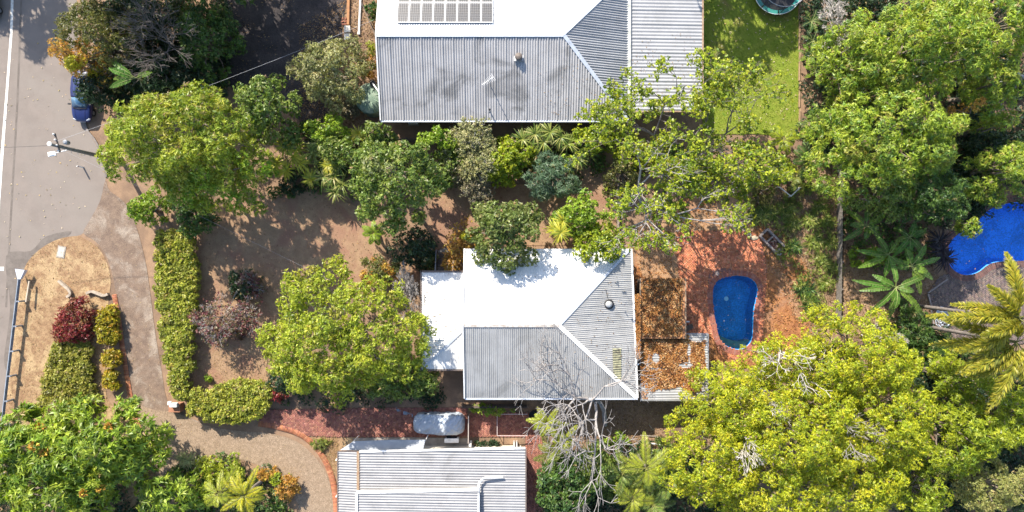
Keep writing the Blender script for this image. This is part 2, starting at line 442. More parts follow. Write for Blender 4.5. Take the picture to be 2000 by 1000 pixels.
# ------------------------------------------------------------------ swimming pools
def offset_ring(poly, d):
    n = len(poly); out = []
    for i in range(n):
        a = Vector(poly[i - 1]); b = Vector(poly[(i + 1) % n]); t = (b - a).normalized()
        out.append((poly[i][0] + t.y * d, poly[i][1] - t.x * d))
    return out
def pool_thing(name, px, label, depth, cwater, ctile, ledge=None, cope_pal=None, cope_w=0.30, grid=0.0, drain=None):
    xy = W(px)
    area = sum(xy[i][0] * xy[(i + 1) % len(xy)][1] - xy[(i + 1) % len(xy)][0] * xy[i][1] for i in range(len(xy)))
    if area < 0: xy = xy[::-1]
    c = np.mean(np.array(xy), 0)
    t = thing(name, (c[0], c[1], 0), label, 'pool')
    n = len(xy)
    b = MB()
    top = [Vector((x, y, 0.09)) for x, y in xy]; bot = []
    for x, y in xy:
        v = Vector((x - c[0], y - c[1])); l = v.length; v = v * max(0.3, (l - 0.35) / l)
        bot.append(Vector((c[0] + v.x, c[1] + v.y, -depth)))
    b.v = top + bot
    b.f = [(i, (i + 1) % n, n + (i + 1) % n, n + i) for i in range(n)]
    b.f += [tuple(n + i for i in tri) for tri in tessellate_polygon([bot])]
    mt = mat(name + '_tile', ctile, tuple(k * 1.25 for k in ctile), 1.2, 0.5, 0.0, c3=tuple(k * .8 for k in ctile), s3=.5, fine=.4, fscale=9)  # mottled tones also paint rippling light onto the tile
    b.build('basin', mt, t)
    # water: clear, tinted, mirrors the sky
    m = bpy.data.materials.new(name + '_water'); tr, N, L = nodes(m)
    N.remove(N['Principled BSDF'])
    tb = N.new('ShaderNodeBsdfTransparent'); tb.inputs[0].default_value = (*cwater, 1)
    gb = N.new('ShaderNodeBsdfGlossy'); gb.inputs['Roughness'].default_value = 0.03
    fr = N.new('ShaderNodeFresnel'); fr.inputs[0].default_value = 1.33
    mx = N.new('ShaderNodeMixShader')
    nz = N.new('ShaderNodeTexNoise'); nz.inputs['Scale'].default_value = 1.5; nz.inputs['Detail'].default_value = 3
    tc = N.new('ShaderNodeTexCoord'); L.new(tc.outputs['Object'], nz.inputs['Vector'])
    bp = N.new('ShaderNodeBump'); bp.inputs['Strength'].default_value = 0.25; bp.inputs['Distance'].default_value = 0.03
    L.new(nz.outputs['Fac'], bp.inputs['Height']); L.new(bp.outputs[0], gb.inputs['Normal'])
    L.new(fr.outputs[0], mx.inputs[0]); L.new(tb.outputs[0], mx.inputs[1]); L.new(gb.outputs[0], mx.inputs[2])
    L.new(mx.outputs[0], N['Material Output'].inputs['Surface'])
    w = MB(); w.v = [Vector((x, y, -0.12)) for x, y in xy]
    for a, d, e in tessellate_polygon([w.v]):
        if (w.v[d] - w.v[a]).cross(w.v[e] - w.v[a]).z < 0: d, e = e, d
        w.f.append((a, d, e))
    w.build('water', m, t)
    if ledge:
        l = MB(); l.prism(W(ledge), -depth + .02, -0.35)
        l.build('step', mat(name + '_step', (.25, .36, .33), (.18, .27, .24), 2, .6, fine=.2, fscale=20), t)
    if drain:
        l = MB(); l.lathe(P(*drain) * (1) + Vector((0, 0, -depth + .01)), [(0.2, 0), (0.2, .03), (0.0, .035)], 16)
        l.build('pool_light', mat('pool_fitting', (.7, .8, .8), rough=.4), t)
    if cope_pal:
        ring = offset_ring(xy, cope_w / 2 - 0.02)
        pts = ring + [ring[0]]
        P_ = np.array(pts); s = np.concatenate([[0], np.cumsum(np.linalg.norm(np.diff(P_, axis=0), axis=1))])
        nb = int(s[-1] / 0.17); step = s[-1] / nb
        rng = random.Random(5)
        mats = [mat('coping_clay', cc, tuple(k * .75 for k in cc), 5, .85, .2, 40) for cc in cope_pal]
        bx = MB().box((0, 0, 0), (step - 0.012, cope_w, 0.06))
        meshes = []
        for mm in mats:
            me = bpy.data.meshes.new('coping_brick'); me.from_pydata([tuple(v) for v in bx.v], [], bx.f); me.materials.append(mm); meshes.append(me)
        for k in range(nb):
            q = (k + .5) * step
            x = np.interp(q, s, P_[:, 0]); y = np.interp(q, s, P_[:, 1]); x2 = np.interp((q + .03) % s[-1], s, P_[:, 0]); y2 = np.interp((q + .03) % s[-1], s, P_[:, 1])
            o = bpy.data.objects.new('coping_brick', rng.choice(meshes)); COL.objects.link(o); o.parent = t
            o.location = Vector((x, y, 0.066 + rng.uniform(-.004, .004))) - t.location
            o.rotation_euler = (0, 0, math.atan2(y2 - y, x2 - x))
    return t
pool = pool_thing('swimming_pool', POOL, 'small kidney shaped pool with dark blue water and salmon brick coping on the red paving', 1.25, (.60, .86, .97), (.03, .26, .56),
                  ledge=spline([(1402, 652), (1420, 662), (1445, 668), (1467, 664), (1458, 678), (1441, 682), (1420, 676), (1407, 664)], 3), cope_pal=[(.32, .12, .085), (.27, .10, .075), (.30, .14, .11)], cope_w=.48, drain=(1427, 585, 0))
pool2 = pool_thing('swimming_pool', POOL2, 'large bright blue pool half hidden under trees behind the banana plants', 1.4, (.72, .90, 1.0), (.06, .34, .86), cope_pal=[(.17, .09, .075), (.13, .075, .065)], cope_w=.55)
p2pave = spline([(1852, 535), (1880, 543), (1912, 539), (1938, 521), (1978, 515), (2060, 513), (2100, 640), (1900, 680), (1850, 640), (1820, 600), (1815, 575), (1830, 545)], 3)
sheet('poolside_paving', p2pave, 0.06, mat('dark_paver', (.13, .10, .09), (.09, .07, .065), 2, .9, .3, 30, .3, 20))
herringbone('paver_brick', W(p2pave), 0.076, [(.15, .115, .10), (.11, .085, .08), (.18, .13, .11)], 25)
# ------------------------------------------------------------------ buildings
def roof_mat(name, c, c2, stain, metal=0.0, rough=0.45, s_amt=(0.55, 0.8), s3=0.35):
    return mat(name, c, c2, 0.8, rough, 0.0, fine=0.06, fscale=9, metal=metal, spec=0.4, c3=stain, s3=s3, w3=s_amt)
M_SUNWHITE = roof_mat('white_sunlit_iron', (.70, .69, .66), (.64, .63, .60), (.52, .50, .46), 0, .45)
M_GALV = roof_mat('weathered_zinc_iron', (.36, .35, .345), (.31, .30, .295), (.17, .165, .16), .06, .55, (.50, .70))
M_GALV_SHADE = roof_mat('zinc_and_shaded_iron', (.345, .34, .33), (.30, .295, .285), (.22, .215, .205), .12, .55, (.5, .75))
M_GALV4 = roof_mat('grey_zinc_iron', (.33, .33, .335), (.29, .29, .295), (.24, .24, .24), .15, .5)
M_FLASH = mat('zinc_flashing', (.50, .53, .58), (.42, .45, .5), 2, .45, metal=.2)
M_WHITEMETAL = mat('white_metal', (.75, .74, .72), (.62, .6, .57), 3, .5)
M_WALL = mat('house_wall_cream', (.55, .50, .42), (.48, .43, .36), 1, .9)
M_DARKGUT = mat('dark_gutter', (.10, .085, .08), (.16, .12, .10), 3, .6)
M_RUSTGUT = mat('brown_gutter', (.25, .15, .09), (.32, .24, .16), 4, .7)
M_GLASS = mat('window_glass_dark', (.03, .04, .05), rough=.08, spec=.8)
M_TIMBER = mat('weathered_timber', (.30, .25, .20), (.20, .165, .135), 6, .9, .4, 30)
M_DARKTIMBER = mat('dark_timber', (.10, .08, .07), (.16, .13, .11), 6, .9, .4, 30)
M_BLACK = mat('black_plastic', (.02, .02, .022), rough=.5)
M_GREYMETAL = mat('grey_metal', (.32, .33, .35), (.25, .26, .28), 3, .45, metal=.4)
M_RUBBER = mat('tyre_rubber', (.025, .025, .025), rough=.8)

def corr(name, pts, m, parent, pitch=0.2, depth=0.045, eave=None, prof='trap'):
    """ribbed iron on a convex planar polygon (world points); ribs run down the slope"""
    pts = [Vector(p) for p in pts]
    n = Vector((0, 0, 0))
    for i in range(len(pts)):
        a, b = pts[i], pts[(i + 1) % len(pts)]
        n += Vector(((a.y - b.y) * (a.z + b.z), (a.z - b.z) * (a.x + b.x), (a.x - b.x) * (a.y + b.y)))
    n.normalize()
    if n.z < 0: n = -n
    u = Vector(eave).normalized() if eave is not None else Vector((0, 0, 1)).cross(n).normalized()
    u = (u - n * u.dot(n)).normalized(); v = n.cross(u)
    o0 = pts[0]
    uv = [((p - o0).dot(u), (p - o0).dot(v)) for p in pts]
    umin = min(a for a, _ in uv); umax = max(a for a, _ in uv)
    if prof == 'trap': ph = [0, .30, .50, .80]; hh = [0, 0, 1, 1]
    else: ph = [0, .125, .25, .375, .5, .625, .75, .875]; hh = [.5 - .5 * math.cos(2 * math.pi * q) for q in ph]
    us = []
    k = math.floor(umin / pitch)
    while k * pitch < umax:
        us += [(k + q) * pitch for q in ph]; k += 1
    us = [q for q in us if umin < q < umax] + [q for q, _ in uv]
    us = sorted(set(round(q, 5) for q in us))
    def height(q):
        f = (q / pitch) % 1.0
        xs = ph + [1.0]; ys = hh + [hh[0]]
        lap = 1.45 if math.floor(q / pitch) % 4 == 0 else 1.0      # the lapped rib where two sheets meet stands prouder
        return float(np.interp(f, xs, ys)) * depth * lap
    V = []; Q = []
    m_ = len(uv); last = None
    for q in us:
        vs = []
        for i in range(m_):
            (u0, v0), (u1, v1) = uv[i], uv[(i + 1) % m_]
            if abs(u1 - u0) < 1e-6:
                if abs(q - u0) < 1e-4: vs += [v0, v1]
            elif min(u0, u1) - 1e-5 <= q <= max(u0, u1) + 1e-5:
                vs.append(v0 + (v1 - v0) * (q - u0) / (u1 - u0))
        if not vs: last = None; continue
        base = o0 + u * q + n * height(q)
        V += [base + v * min(vs), base + v * max(vs)]
        i = len(V) - 2
        if last is not None: Q.append((last, i, i + 1, last + 1))
        last = i
    off = ORG[parent.name]
    me = np_mesh(name, np.array([tuple(p - off) for p in V]), np.array(Q), m)
    return link(name, me, parent)
def cap_bar(name, a, b, m, parent, w=0.3, h=0.05, lift=0.05):
    mb = MB(); mb.bar(Vector(a) + Vector((0, 0, lift)), Vector(b) + Vector((0, 0, lift)), w, h)
    return mb.build(name, m, parent)
def window_part(parent, c, size, face):
    """window in a wall: frame with pane; face is the outward direction 'x+','y-' ..."""
    a = {'x': (0.06, size[0], size[1]), 'y': (size[0], 0.06, size[1])}[face[0]]
    sgn = 1 if face[1] == '+' else -1
    d = Vector((sgn, 0, 0)) if face[0] == 'x' else Vector((0, sgn, 0))
    f = MB(); c = Vector(c)
    side = Vector((0, 1, 0)) if face[0] == 'x' else Vector((1, 0, 0))
    for s in (-1, 1):
        f.box(c + side * s * size[0] / 2 + d * .04, (0.08 if face[0] == 'x' else .07, .07 if face[0] == 'x' else .08, size[1]))
        f.box(c + Vector((0, 0, s * (size[1] / 2 - .035))) + d * .04, (.075, size[0] - .08, .07) if face[0] == 'x' else (size[0] - .08, .075, .07))
    o = f.build('window', M_WHITEMETAL, parent)
    p = MB(); p.box(c + d * .025, (.03, size[0] - .07, size[1] - .07) if face[0] == 'x' else (size[0] - .07, .03, size[1] - .07))
    p.build('pane', M_GLASS, o)
def walls(parent, x0, x1, y0, y1, z1, z0=0.0, m=None):
    """hollow wall ring (world extents)"""
    b = MB(); t = .15
    zc, hh = (z0 + z1) / 2, z1 - z0
    b.box(((x0 + x1) / 2, y0 + t / 2, zc), (x1 - x0, t, hh)); b.box(((x0 + x1) / 2, y1 - t / 2, zc), (x1 - x0, t, hh))
    b.box((x0 + t / 2, (y0 + y1) / 2, zc), (t, y1 - y0 - 2 * t, hh)); b.box((x1 - t / 2, (y0 + y1) / 2, zc), (t, y1 - y0 - 2 * t, hh))
    return b.build('wall', m or M_WALL, parent)

# ---- north house
EZ, RZ = 3.2, 5.2
nh = thing('house', P(985, 80, 0), 'large house with ribbed grey iron hip roof carrying the solar panels', 'house', 'houses with iron roofs')
A = P(737, 67, RZ); B = P(1100, 67, RZ); C = P(745, 235, EZ); D = P(1226, 235, EZ); E = P(1226, -52, EZ); F = P(730, -52, EZ)
A2 = Vector((C.x, A.y, RZ)); F = Vector((C.x, E.y, EZ))
A = A2
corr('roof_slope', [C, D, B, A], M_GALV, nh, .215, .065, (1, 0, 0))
corr('roof_slope', [A, B, E, F], M_SUNWHITE, nh, .205, .03, (1, 0, 0))  # sunlit white put into the colour of this slope of the grey roof
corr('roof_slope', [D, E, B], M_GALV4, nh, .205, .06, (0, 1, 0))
cap_bar('ridge_cap', A, B, M_FLASH, nh, .42, .06)
cap_bar('hip_cap', B, D, M_FLASH, nh, .30, .06); cap_bar('hip_cap', B, E, M_FLASH, nh, .30, .06)
gt = MB(); gt.bar(C + Vector((-.05, -.08, -.02)), D + Vector((0, -.08, -.02)), .14, .12); gt.build('gutter', M_FLASH, nh)
gt = MB(); gt.bar(C + Vector((-.06, 0, .05)), A + Vector((-.06, 0, .05)), .1, .16); gt.bar(F + Vector((-.06, 0, .05)), A + Vector((-.06, 0, .05)), .1, .16); gt.build('barge_board', M_WHITEMETAL, nh)
walls(nh, C.x + .3, D.x - .4, C.y + .55, E.y - .4, 3.1)
gb = MB(); gb.prism([(C.x + .31, 0), (C.x + .45, 0), (C.x + .45, .1), (C.x + .31, .1)], 3.1, 3.11)
for px in (800, 900, 1010, 1120): window_part(nh, (P(px, 0, 1.6).x, C.y + .55, 1.7), (1.5, 1.2), 'y-')
# lower eastern roof (patio)
G0 = P(1229, 217, 3.0); G1 = P(1371, 217, 2.7); G2 = P(1371, -60, 2.7); G3 = P(1229, -60, 3.0)
corr('patio_roof', [G0, G1, G2, G3], M_GALV4, nh, .30, .05, (0, 1, 0))
fl = MB(); fl.bar(D + Vector((.09, 0, .02)) + Vector((0, .9, 0)), E + Vector((.09, 0, .02)), .36, .05); fl.build('valley_flashing', mat('mossy_flashing', (.55, .55, .52), (.38, .38, .35), 1.5, .6, c3=(.25, .26, .22), s3=1.2), nh)
fl = MB(); fl.bar(G1 + Vector((.06, 0, .03)), G2 + Vector((.06, 0, .03)), .12, .14); fl.bar(G0 + Vector((0, -.05, 0)), G1 + Vector((0, -.05, 0)), .08, .14); fl.build('fascia', M_RUSTGUT, nh)
for y in (200, 100, 0):
    ps = MB(); q = P(1364, y, 1.3); ps.box((q.x, q.y, 1.33), (.1, .1, 2.66)); ps.build('post', M_WHITEMETAL, nh)
# roof fittings
def on_roof(px, py, a, b, c):
    """point of the plane a,b,c seen at this pixel"""
    n = (b - a).cross(c - a); o = Vector((0, 0, CAM_H)); d = P(px, py, 0) - o
    return o + d * ((a - o).dot(n) / d.dot(n))
def turbine_vent(c, label, r=.26):
    t = thing('roof_vent', c, label, 'roof vent')
    MB().box(Vector(c) + Vector((0, 0, .06)), (r * 3, r * 2.6, .1), 0, -.25).build('base_flashing', M_GREYMETAL, t)
    MB().lathe(Vector(c), [(r * .8, .05), (r * .8, .22)], 18).build('throat', M_GREYMETAL, t)
    h = MB().lathe(Vector(c), [(r * .85, .22), (r * 1.1, .28), (r * 1.2, .36), (r * 1.1, .44), (r * .75, .5), (0, .53)], 24).build('vent_head', mat('vent_galv', (.16, .125, .10), (.10, .085, .075), 8, .6), t, smooth=True)
    f = MB()
    for k in range(18):
        q = 2 * math.pi * k / 18; p = [Vector(c) + Vector((math.cos(q + s) * rr, math.sin(q + s) * rr, z)) for rr, z, s in ((r * .88, .24, 0), (r * 1.25, .36, .1), (r * .78, .49, .2))]
        f.tube(p, .008, 4)
    f.build('vane', M_GREYMETAL, h)
    return t
turbine_vent(on_roof(1013, 113, C, D, B), 'round grey turbine vent on the grey southern roof slope beside the aerial')
an = on_roof(958, 168, C, D, B)
ae = thing('tv_antenna', an, 'thin white television aerial on a short mast in the middle of the grey roof', 'antenna')
top = an + Vector((0, 0, 2.2))
MB().tube([an, top], .03, 8).build('mast', M_GREYMETAL, ae)
b0 = top + Vector((.3, .2, -.1)); b1 = top + Vector((-.62, -.45, -.1))
MB().tube([b0, b1], .022, 6).build('boom', M_WHITEMETAL, ae)
dd = (b1 - b0).normalized(); sd = Vector((-dd.y, dd.x, 0))
for k in range(9):
    q = b0 + (b1 - b0) * (k / 8.5); l = .34 - .028 * k
    MB().tube([q - sd * l, q + sd * l], .011, 5).build('element', M_WHITEMETAL, ae)
pv = on_roof(957, 218, C, D, B)
t = thing('vent_pipe', pv, 'short dark vent pipe near the southern gutter of the grey roof', 'vent pipe')
MB().lathe(pv, [(.11, 0), (.07, .08), (.05, .1), (.05, .75)], 12).build('pipe', M_GREYMETAL, t); MB().lathe(pv, [(.085, .78), (.09, .84), (0, .9)], 12).build('cowl', M_BLACK, t)
# solar array
sa = thing('solar_array', on_roof(869, 30, A, B, E), 'solar array in two rows of eight dark panels on the white roof slope', 'solar panels')
m_pan = bpy.data.materials.new('solar_cells'); tr, N, L = nodes(m_pan); bs = N['Principled BSDF']; bs.inputs['Roughness'].default_value = .25
tc = N.new('ShaderNodeTexCoord'); br = N.new('ShaderNodeTexBrick'); br.offset = 0.0; br.inputs['Scale'].default_value = 1.0
br.inputs['Brick Width'].default_value = .166; br.inputs['Row Height'].default_value = .163; br.inputs['Mortar Size'].default_value = .010; br.inputs['Bias'].default_value = 0
br.inputs['Color1'].default_value = (.040, .036, .031, 1); br.inputs['Color2'].default_value = (.034, .034, .036, 1); br.inputs['Mortar'].default_value = (.22, .21, .20, 1)
L.new(tc.outputs['Object'], br.inputs['Vector']); L.new(br.outputs['Color'], bs.inputs['Base Color'])
nN = (B - A).cross(E - A).normalized()
if nN.z < 0: nN = -nN
ux = Vector((1, 0, 0)); vy = nN.cross(ux).normalized()
if vy.y < 0: vy = -vy
s0 = on_roof(775, 47, A, B, E); s1 = on_roof(963, 47, A, B, E); pw = (s1 - s0).x / 8; phh = (on_roof(870, 8, A, B, E) - on_roof(870, 47, A, B, E)).length
rot = Matrix((ux, vy, nN)).transposed()
def panel_mesh(nm, bx, m):
    me = bpy.data.meshes.new(nm); me.from_pydata([tuple(v) for v in bx.v], [], bx.f); me.materials.append(m); return me
fm = MB()
for sx in (-1, 1): fm.box((sx * (pw / 2 - .03), 0, 0), (.05, phh - .02, .05))
for sy in (-1, 1): fm.box((0, sy * (phh / 2 - .035), 0), (pw - .12, .05, .05))
me_f = panel_mesh('solar_panel', fm, M_WHITEMETAL); me_p = panel_mesh('cell_sheet', MB().box((0, 0, .005), (pw - .10, phh - .10, .02)), m_pan)
for r_ in range(2):
    for k in range(8):
        o = bpy.data.objects.new('solar_panel', me_f); COL.objects.link(o); o.parent = sa
        pos = s0 + ux * pw * (k + .5) + vy * phh * (r_ + .5) + nN * .17
        o.matrix_local = Matrix.Translation(pos - sa.location) @ rot.to_4x4()
        c_ = bpy.data.objects.new('cell_sheet', me_p); COL.objects.link(c_); c_.parent = o
for r_ in range(2):
    for fr in (.15, .45, .8) if r_ == 0 else (.5,):
        q = s0 + vy * phh * (r_ + fr) + nN * .10
        MB().bar(q - ux * .05, q + ux * (pw * 8 + .22), .05, .04).build('mounting_rail', M_GREYMETAL, sa)

# ---- main house
HZ, HR = 3.3, 5.0
mh = thing('house', P(1070, 640, 0), 'white iron roofed house in the middle with hipped front verandah roof', 'house', 'houses with iron roofs')
nA = P(905.5, 636, HR); nB = P(1092, 636, HR)
nW = P(906.5, 486, HZ); sW = P(906.5, 776, HZ); nE = P(1231, 486, HZ); sE = P(1243, 778, HZ)
nW.x = sW.x = nA.x; nE.y = nW.y; sW.y = sE.y = P(0, 777, HZ).y
corr('roof_slope', [nW, nE, nB, nA], M_SUNWHITE, mh, .16, .025, (1, 0, 0))
corr('roof_slope', [sW, sE, nB, nA], M_GALV_SHADE, mh, .16, .04, (1, 0, 0))  # greyer iron here and on the east slope paints shade on the white roof
corr('roof_slope', [nE, sE, nB], M_GALV_SHADE, mh, .16, .032, (sE - nE))
M_STAINRIDGE = mat('stained_ridge', (.45, .43, .41), (.30, .26, .22), 3, .6)
cap_bar('ridge_cap', nA, nB, M_STAINRIDGE, mh, .24, .06, .04)
cap_bar('hip_cap', nB, nE, M_FLASH, mh, .2, .06, .04); cap_bar('hip_cap', nB, sE, M_WHITEMETAL, mh, .34, .06, .04)
b = MB(); b.bar(nW + Vector((-.05, 0, .06)), nA + Vector((-.05, 0, .06)), .10, .2); b.bar(sW + Vector((-.05, 0, .06)), nA + Vector((-.05, 0, .06)), .10, .2); b.build('barge_board', M_WHITEMETAL, mh)
b = MB(); b.bar(sW + Vector((0, -.08, -.02)), sE + Vector((.1, -.08, -.02)), .15, .13); b.build('gutter', M_FLASH, mh)
b = MB(); b.bar(nE + Vector((.09, 0, -.02)), sE + Vector((.09, 0, -.02)), .15, .13); b.build('gutter', M_WHITEMETAL, mh)
walls(mh, nA.x + .15, nE.x - .3, sW.y + .5, nW.y - .4, 3.15)
gw = MB(); gw.poly([(nA.x + .1, sW.y + .4, 3.1), (nA.x + .1, nW.y - .3, 3.1), (nA.x + .1, nA.y, HR - .08)]); gw.build('gable_wall', M_WALL, mh)
for px in (960, 1040, 1120): window_part(mh, (P(px, 0, 1.6).x, sW.y + .5, 1.8), (1.4, 1.2), 'y-')
for px in (940, 1180): window_part(mh, (P(px, 0, 1.6).x, nW.y - .4, 1.8), (1.4, 1.2), 'y+')
VZ, VT = 2.75, 3.55
v0 = P(824, 532, VZ); v1 = P(824, 721, VZ); vx = nA.x - .08
w0 = Vector((vx, v0.y, VZ)); w1 = Vector((vx, v1.y, VZ)); k0 = P(905, 622, VT); k1 = P(905, 643, VT); k0.x = k1.x = vx
M_VER = roof_mat('stained_white_iron', (.66, .65, .63), (.58, .57, .55), (.30, .26, .24), 0, .5, (.60, .72), 1.6)
corr('verandah_roof', [v0, w0, k0], M_VER, mh, .16, .02, (1, 0, 0))
corr('verandah_roof', [v1, v0, k0, k1], M_VER, mh, .2, .035, (0, 1, 0))
corr('verandah_roof', [w1, v1, k1], M_VER, mh, .16, .03, (1, 0, 0))
cap_bar('hip_cap', v0, k0, M_WHITEMETAL, mh, .1, .03, .03); cap_bar('hip_cap', v1, k1, M_FLASH, mh, .2, .04, .04)
b = MB(); b.bar(v0 + Vector((-.07, .08, 0)), w0 + Vector((0, .08, 0)), .15, .13); b.bar(v0 + Vector((-.07, .15, 0)), v1 + Vector((-.07, -.1, 0)), .12, .13); b.bar(v1 + Vector((-.07, -.08, 0)), w1 + Vector((0, -.08, 0)), .1, .13); b.build('gutter', M_DARKGUT, mh)
for q in (v0, (v0 + v1) / 2, v1):
    b = MB(); b.box((q.x + .12, q.y * .985, VZ / 2 - .05), (.1, .1, VZ - .15)); b.build('post', M_WHITEMETAL, mh)
fb = MB(); fb.box(((v0.x + vx) / 2 + .05, (v0.y + v1.y) / 2, .25), (vx - v0.x - .2, abs(v1.y - v0.y) - .4, .5)); fb.build('verandah_floor', M_TIMBER, mh)
# yellowed skylight sheet in the east slope
sk = [on_roof(x, y, nE, sE, nB) + Vector((0, 0, .055)) for x, y in ((1196, 680), (1213, 680), (1213, 742), (1198, 738))]
corr('skylight', sk, mat('old_fibreglass', (.32, .31, .20), (.22, .21, .13), 5, .5, c3=(.12, .11, .08), s3=2), mh, .20, .04, (sE - nE))
# rear lower roofs
LZ = 2.35
lowr = [P(1250, 652, LZ + .25), P(1382, 652, LZ), P(1382, 783, LZ), P(1250, 783, LZ + .25)]
corr('rear_roof', lowr, M_GALV_SHADE, mh, .22, .04, (0, 1, 0))
b = MB(); b.bar(lowr[1] + Vector((.05, 0, 0)), lowr[2] + Vector((.05, 0, 0)), .07, .12); b.bar(lowr[0] + Vector((0, .04, 0)), lowr[1] + Vector((0, .04, 0)), .05, .1); b.build('fascia', M_GREYMETAL, mh)
for x, y in ((1376, 660), (1376, 775), (1320, 775)):
    q = P(x, y, 1.2); b = MB(); b.box((q.x, q.y, 1.12), (.09, .09, 2.24)); b.build('post', M_WHITEMETAL, mh)
dp = MB(); q = P(1243, 712, 3.2); dp.tube([q + Vector((-.05, .1, .05)), q + Vector((.15, 0, .0)), q + Vector((.25, -.02, -.4)), q + Vector((.25, -.02, -.8))], .06, 8); dp.build('downpipe', mat('blue_pipe', (.18, .28, .42), rough=.5), mh)
M_SHED = roof_mat('rusty_iron', (.34, .17, .08), (.28, .13, .06), (.40, .26, .15), 0, .8)
sh = thing('shed', P(1294, 600, 0), 'low roofed garden shed buried under orange fallen leaves next to the rear roof', 'shed')
SZ = 3.0
q = [P(1251, 543, SZ), P(1338, 543, SZ - .1), P(1338, 661, SZ - .1), P(1251, 661, SZ)]
corr('roof_slope', q, M_SHED, sh, .2, .035, (1, 0, 0))
b = MB(); b.bar(q[0] + Vector((-.03, 0, .03)), q[3] + Vector((-.03, 0, .03)), .07, .12); b.bar(q[1] + Vector((.03, 0, .03)), q[2] + Vector((.03, 0, .03)), .1, .12); b.build('fascia', M_RUSTGUT, sh)
b = MB(); b.tube([q[0] + Vector((-.16, -1.6, .02)), q[3] + Vector((-.16, .2, .02))], .08, 8); b.build('gutter', mat('green_gutter', (.16, .24, .22), (.2, .2, .17), 4, .6), sh)
walls(sh, q[0].x + .25, q[1].x - .15, q[2].y + .2, q[0].y - .2, SZ - .15, 0, M_DARKTIMBER)
wv = on_roof(1189, 594, nE, sE, nB)
t = thing('whirlybird_vent', wv, 'large round black rimmed whirlybird vent on the shaded east roof slope', 'roof vent')
MB().lathe(wv, [(.42, -.12), (.42, .10), (.36, .14), (.30, .12)], 24).build('rim', M_BLACK, t)
MB().lathe(wv, [(.29, -.1), (.29, .14), (.24, .27), (.14, .34), (0, .37)], 20).build('vent_head', mat('white_dome', (.5, .5, .49), (.2, .2, .2), 3, .4), t, smooth=True)
lean = MB(); lean.tube([wv + Vector((-.25, 1.2, .1)), wv + Vector((-.1, .5, .1))], .02, 6); lean.build('stay_wire', M_BLACK, t)

# ---- south house
sh2 = thing('house', P(850, 960, 0), 'southern house with wide ribbed zinc roofs, white ridge caps and a bent roof pipe', 'house', 'houses with iron roofs')
R0 = P(702, 883, 3.3); R1 = P(1026, 876, 3.8); R2 = P(1026, 1060, 3.8); R3 = P(702, 1060, 3.3)
R2.x = R1.x; R3.x = R0.x
M_GALV3 = roof_mat('pale_blue_zinc', (.265, .262, .265), (.23, .228, .232), (.17, .168, .17), .12, .55, (.5, .75))
corr('roof_slope', [R0, R1, R2, R3], M_GALV3, sh2, .225, .05, (0, 1, 0))
U0 = P(697, 961, 3.75); U1 = P(936, 955, 4.2); U2 = P(936, 1070, 4.2); U3 = P(697, 1070, 3.75); U2.x = U1.x; U3.x = U0.x
corr('upper_roof_slope', [U0, U1, U2, U3], M_GALV3, sh2, .225, .05, (0, 1, 0))
ub = MB(); ub.prism([(U0.x + .05, U0.y - .1), (U1.x - .05, U1.y - .05), (U2.x - .05, U2.y), (U3.x + .05, U3.y)], 3.2, 3.72); ub.build('upper_wall', M_WALL, sh2)
cap_bar('ridge_cap', U0, U1, M_WHITEMETAL, sh2, .26, .08, .07)
cap_bar('barge_board', U0, U3, M_WHITEMETAL, sh2, .2, .16, .07)
b = MB(); b.bar(R0 + Vector((-.1, .05, .03)), P(702, 956, 3.3) + Vector((-.1, 0, .03)), .22, .14); b.build('gutter', M_RUSTGUT, sh2)
b = MB(); b.bar(R0 + Vector((0, .06, .06)), R1 + Vector((0, .06, .06)), .16, .12); b.build('barge_board', M_WHITEMETAL, sh2)
b = MB(); b.bar(R1 + Vector((.05, 0, .04)), R2 + Vector((.05, 0, .04)), .09, .14); b.build('barge_board', M_DARKGUT, sh2)
S0 = P(661, 882, 2.7); S1 = P(699, 882, 2.95); S2 = P(699, 1060, 2.95); S3 = P(661, 1060, 2.7); S2.x = S1.x; S3.x = S0.x
corr('side_roof', [S0, S1, S2, S3], M_GALV3, sh2, .225, .05, (0, 1, 0))
b = MB(); b.bar(S0 + Vector((-.05, 0, 0)), S3 + Vector((-.05, 0, 0)), .1, .14); b.bar(S0 + Vector((0, .04, .02)), S1 + Vector((0, .04, .02)), .06, .1); b.build('fascia', M_DARKGUT, sh2)
walls(sh2, S1.x + .1, R1.x - .3, R2.y, R0.y - .35, 3.2)
for px in (760, 970): window_part(sh2, (P(px, 0, 1.6).x, R0.y - .35, 1.7), (1.4, 1.2), 'y+')
for y in (890, 960): 
    q = P(664, y, 1.3); b = MB(); b.box((q.x, q.y, 1.3), (.09, .09, 2.6)); b.build('post', M_WHITEMETAL, sh2)
cd = MB(); cd.tube([P(982, 931.5, 4.05), P(948, 933, 4.1), P(944, 934, 4.1), P(935.5, 943, 4.1), P(935, 948, 4.12), P(935, 1010, 4.3)], .085, 8); cd.build('roof_pipe', M_WHITEMETAL, sh2)
aw = thing('awning', P(745, 870, 0), 'pale sheet awning along the north wall of the southern house', 'awning')
q0 = [P(664, 879, 2.5), P(690, 862, 2.3), P(760, 859, 2.3), P(831, 859, 2.3), P(826, 879, 2.5)]
b = MB(); n_ = len(q0)
b.v = q0 + [v - Vector((0, 0, .04)) for v in q0]; b.f = [(4, 3, 2, 1, 0), (5, 6, 7, 8, 9)] + [(i, (i + 1) % 5, 5 + (i + 1) % 5, 5 + i) for i in range(5)]
b.build('awning_sheet', mat('awning_vinyl', (.34, .36, .39), (.29, .31, .34), 1.5, .55), aw)
for v in (q0[1], q0[3]):
    b = MB(); b.box((v.x, v.y - .06, 1.12), (.06, .06, 2.24)); b.build('post', M_WHITEMETAL, aw)
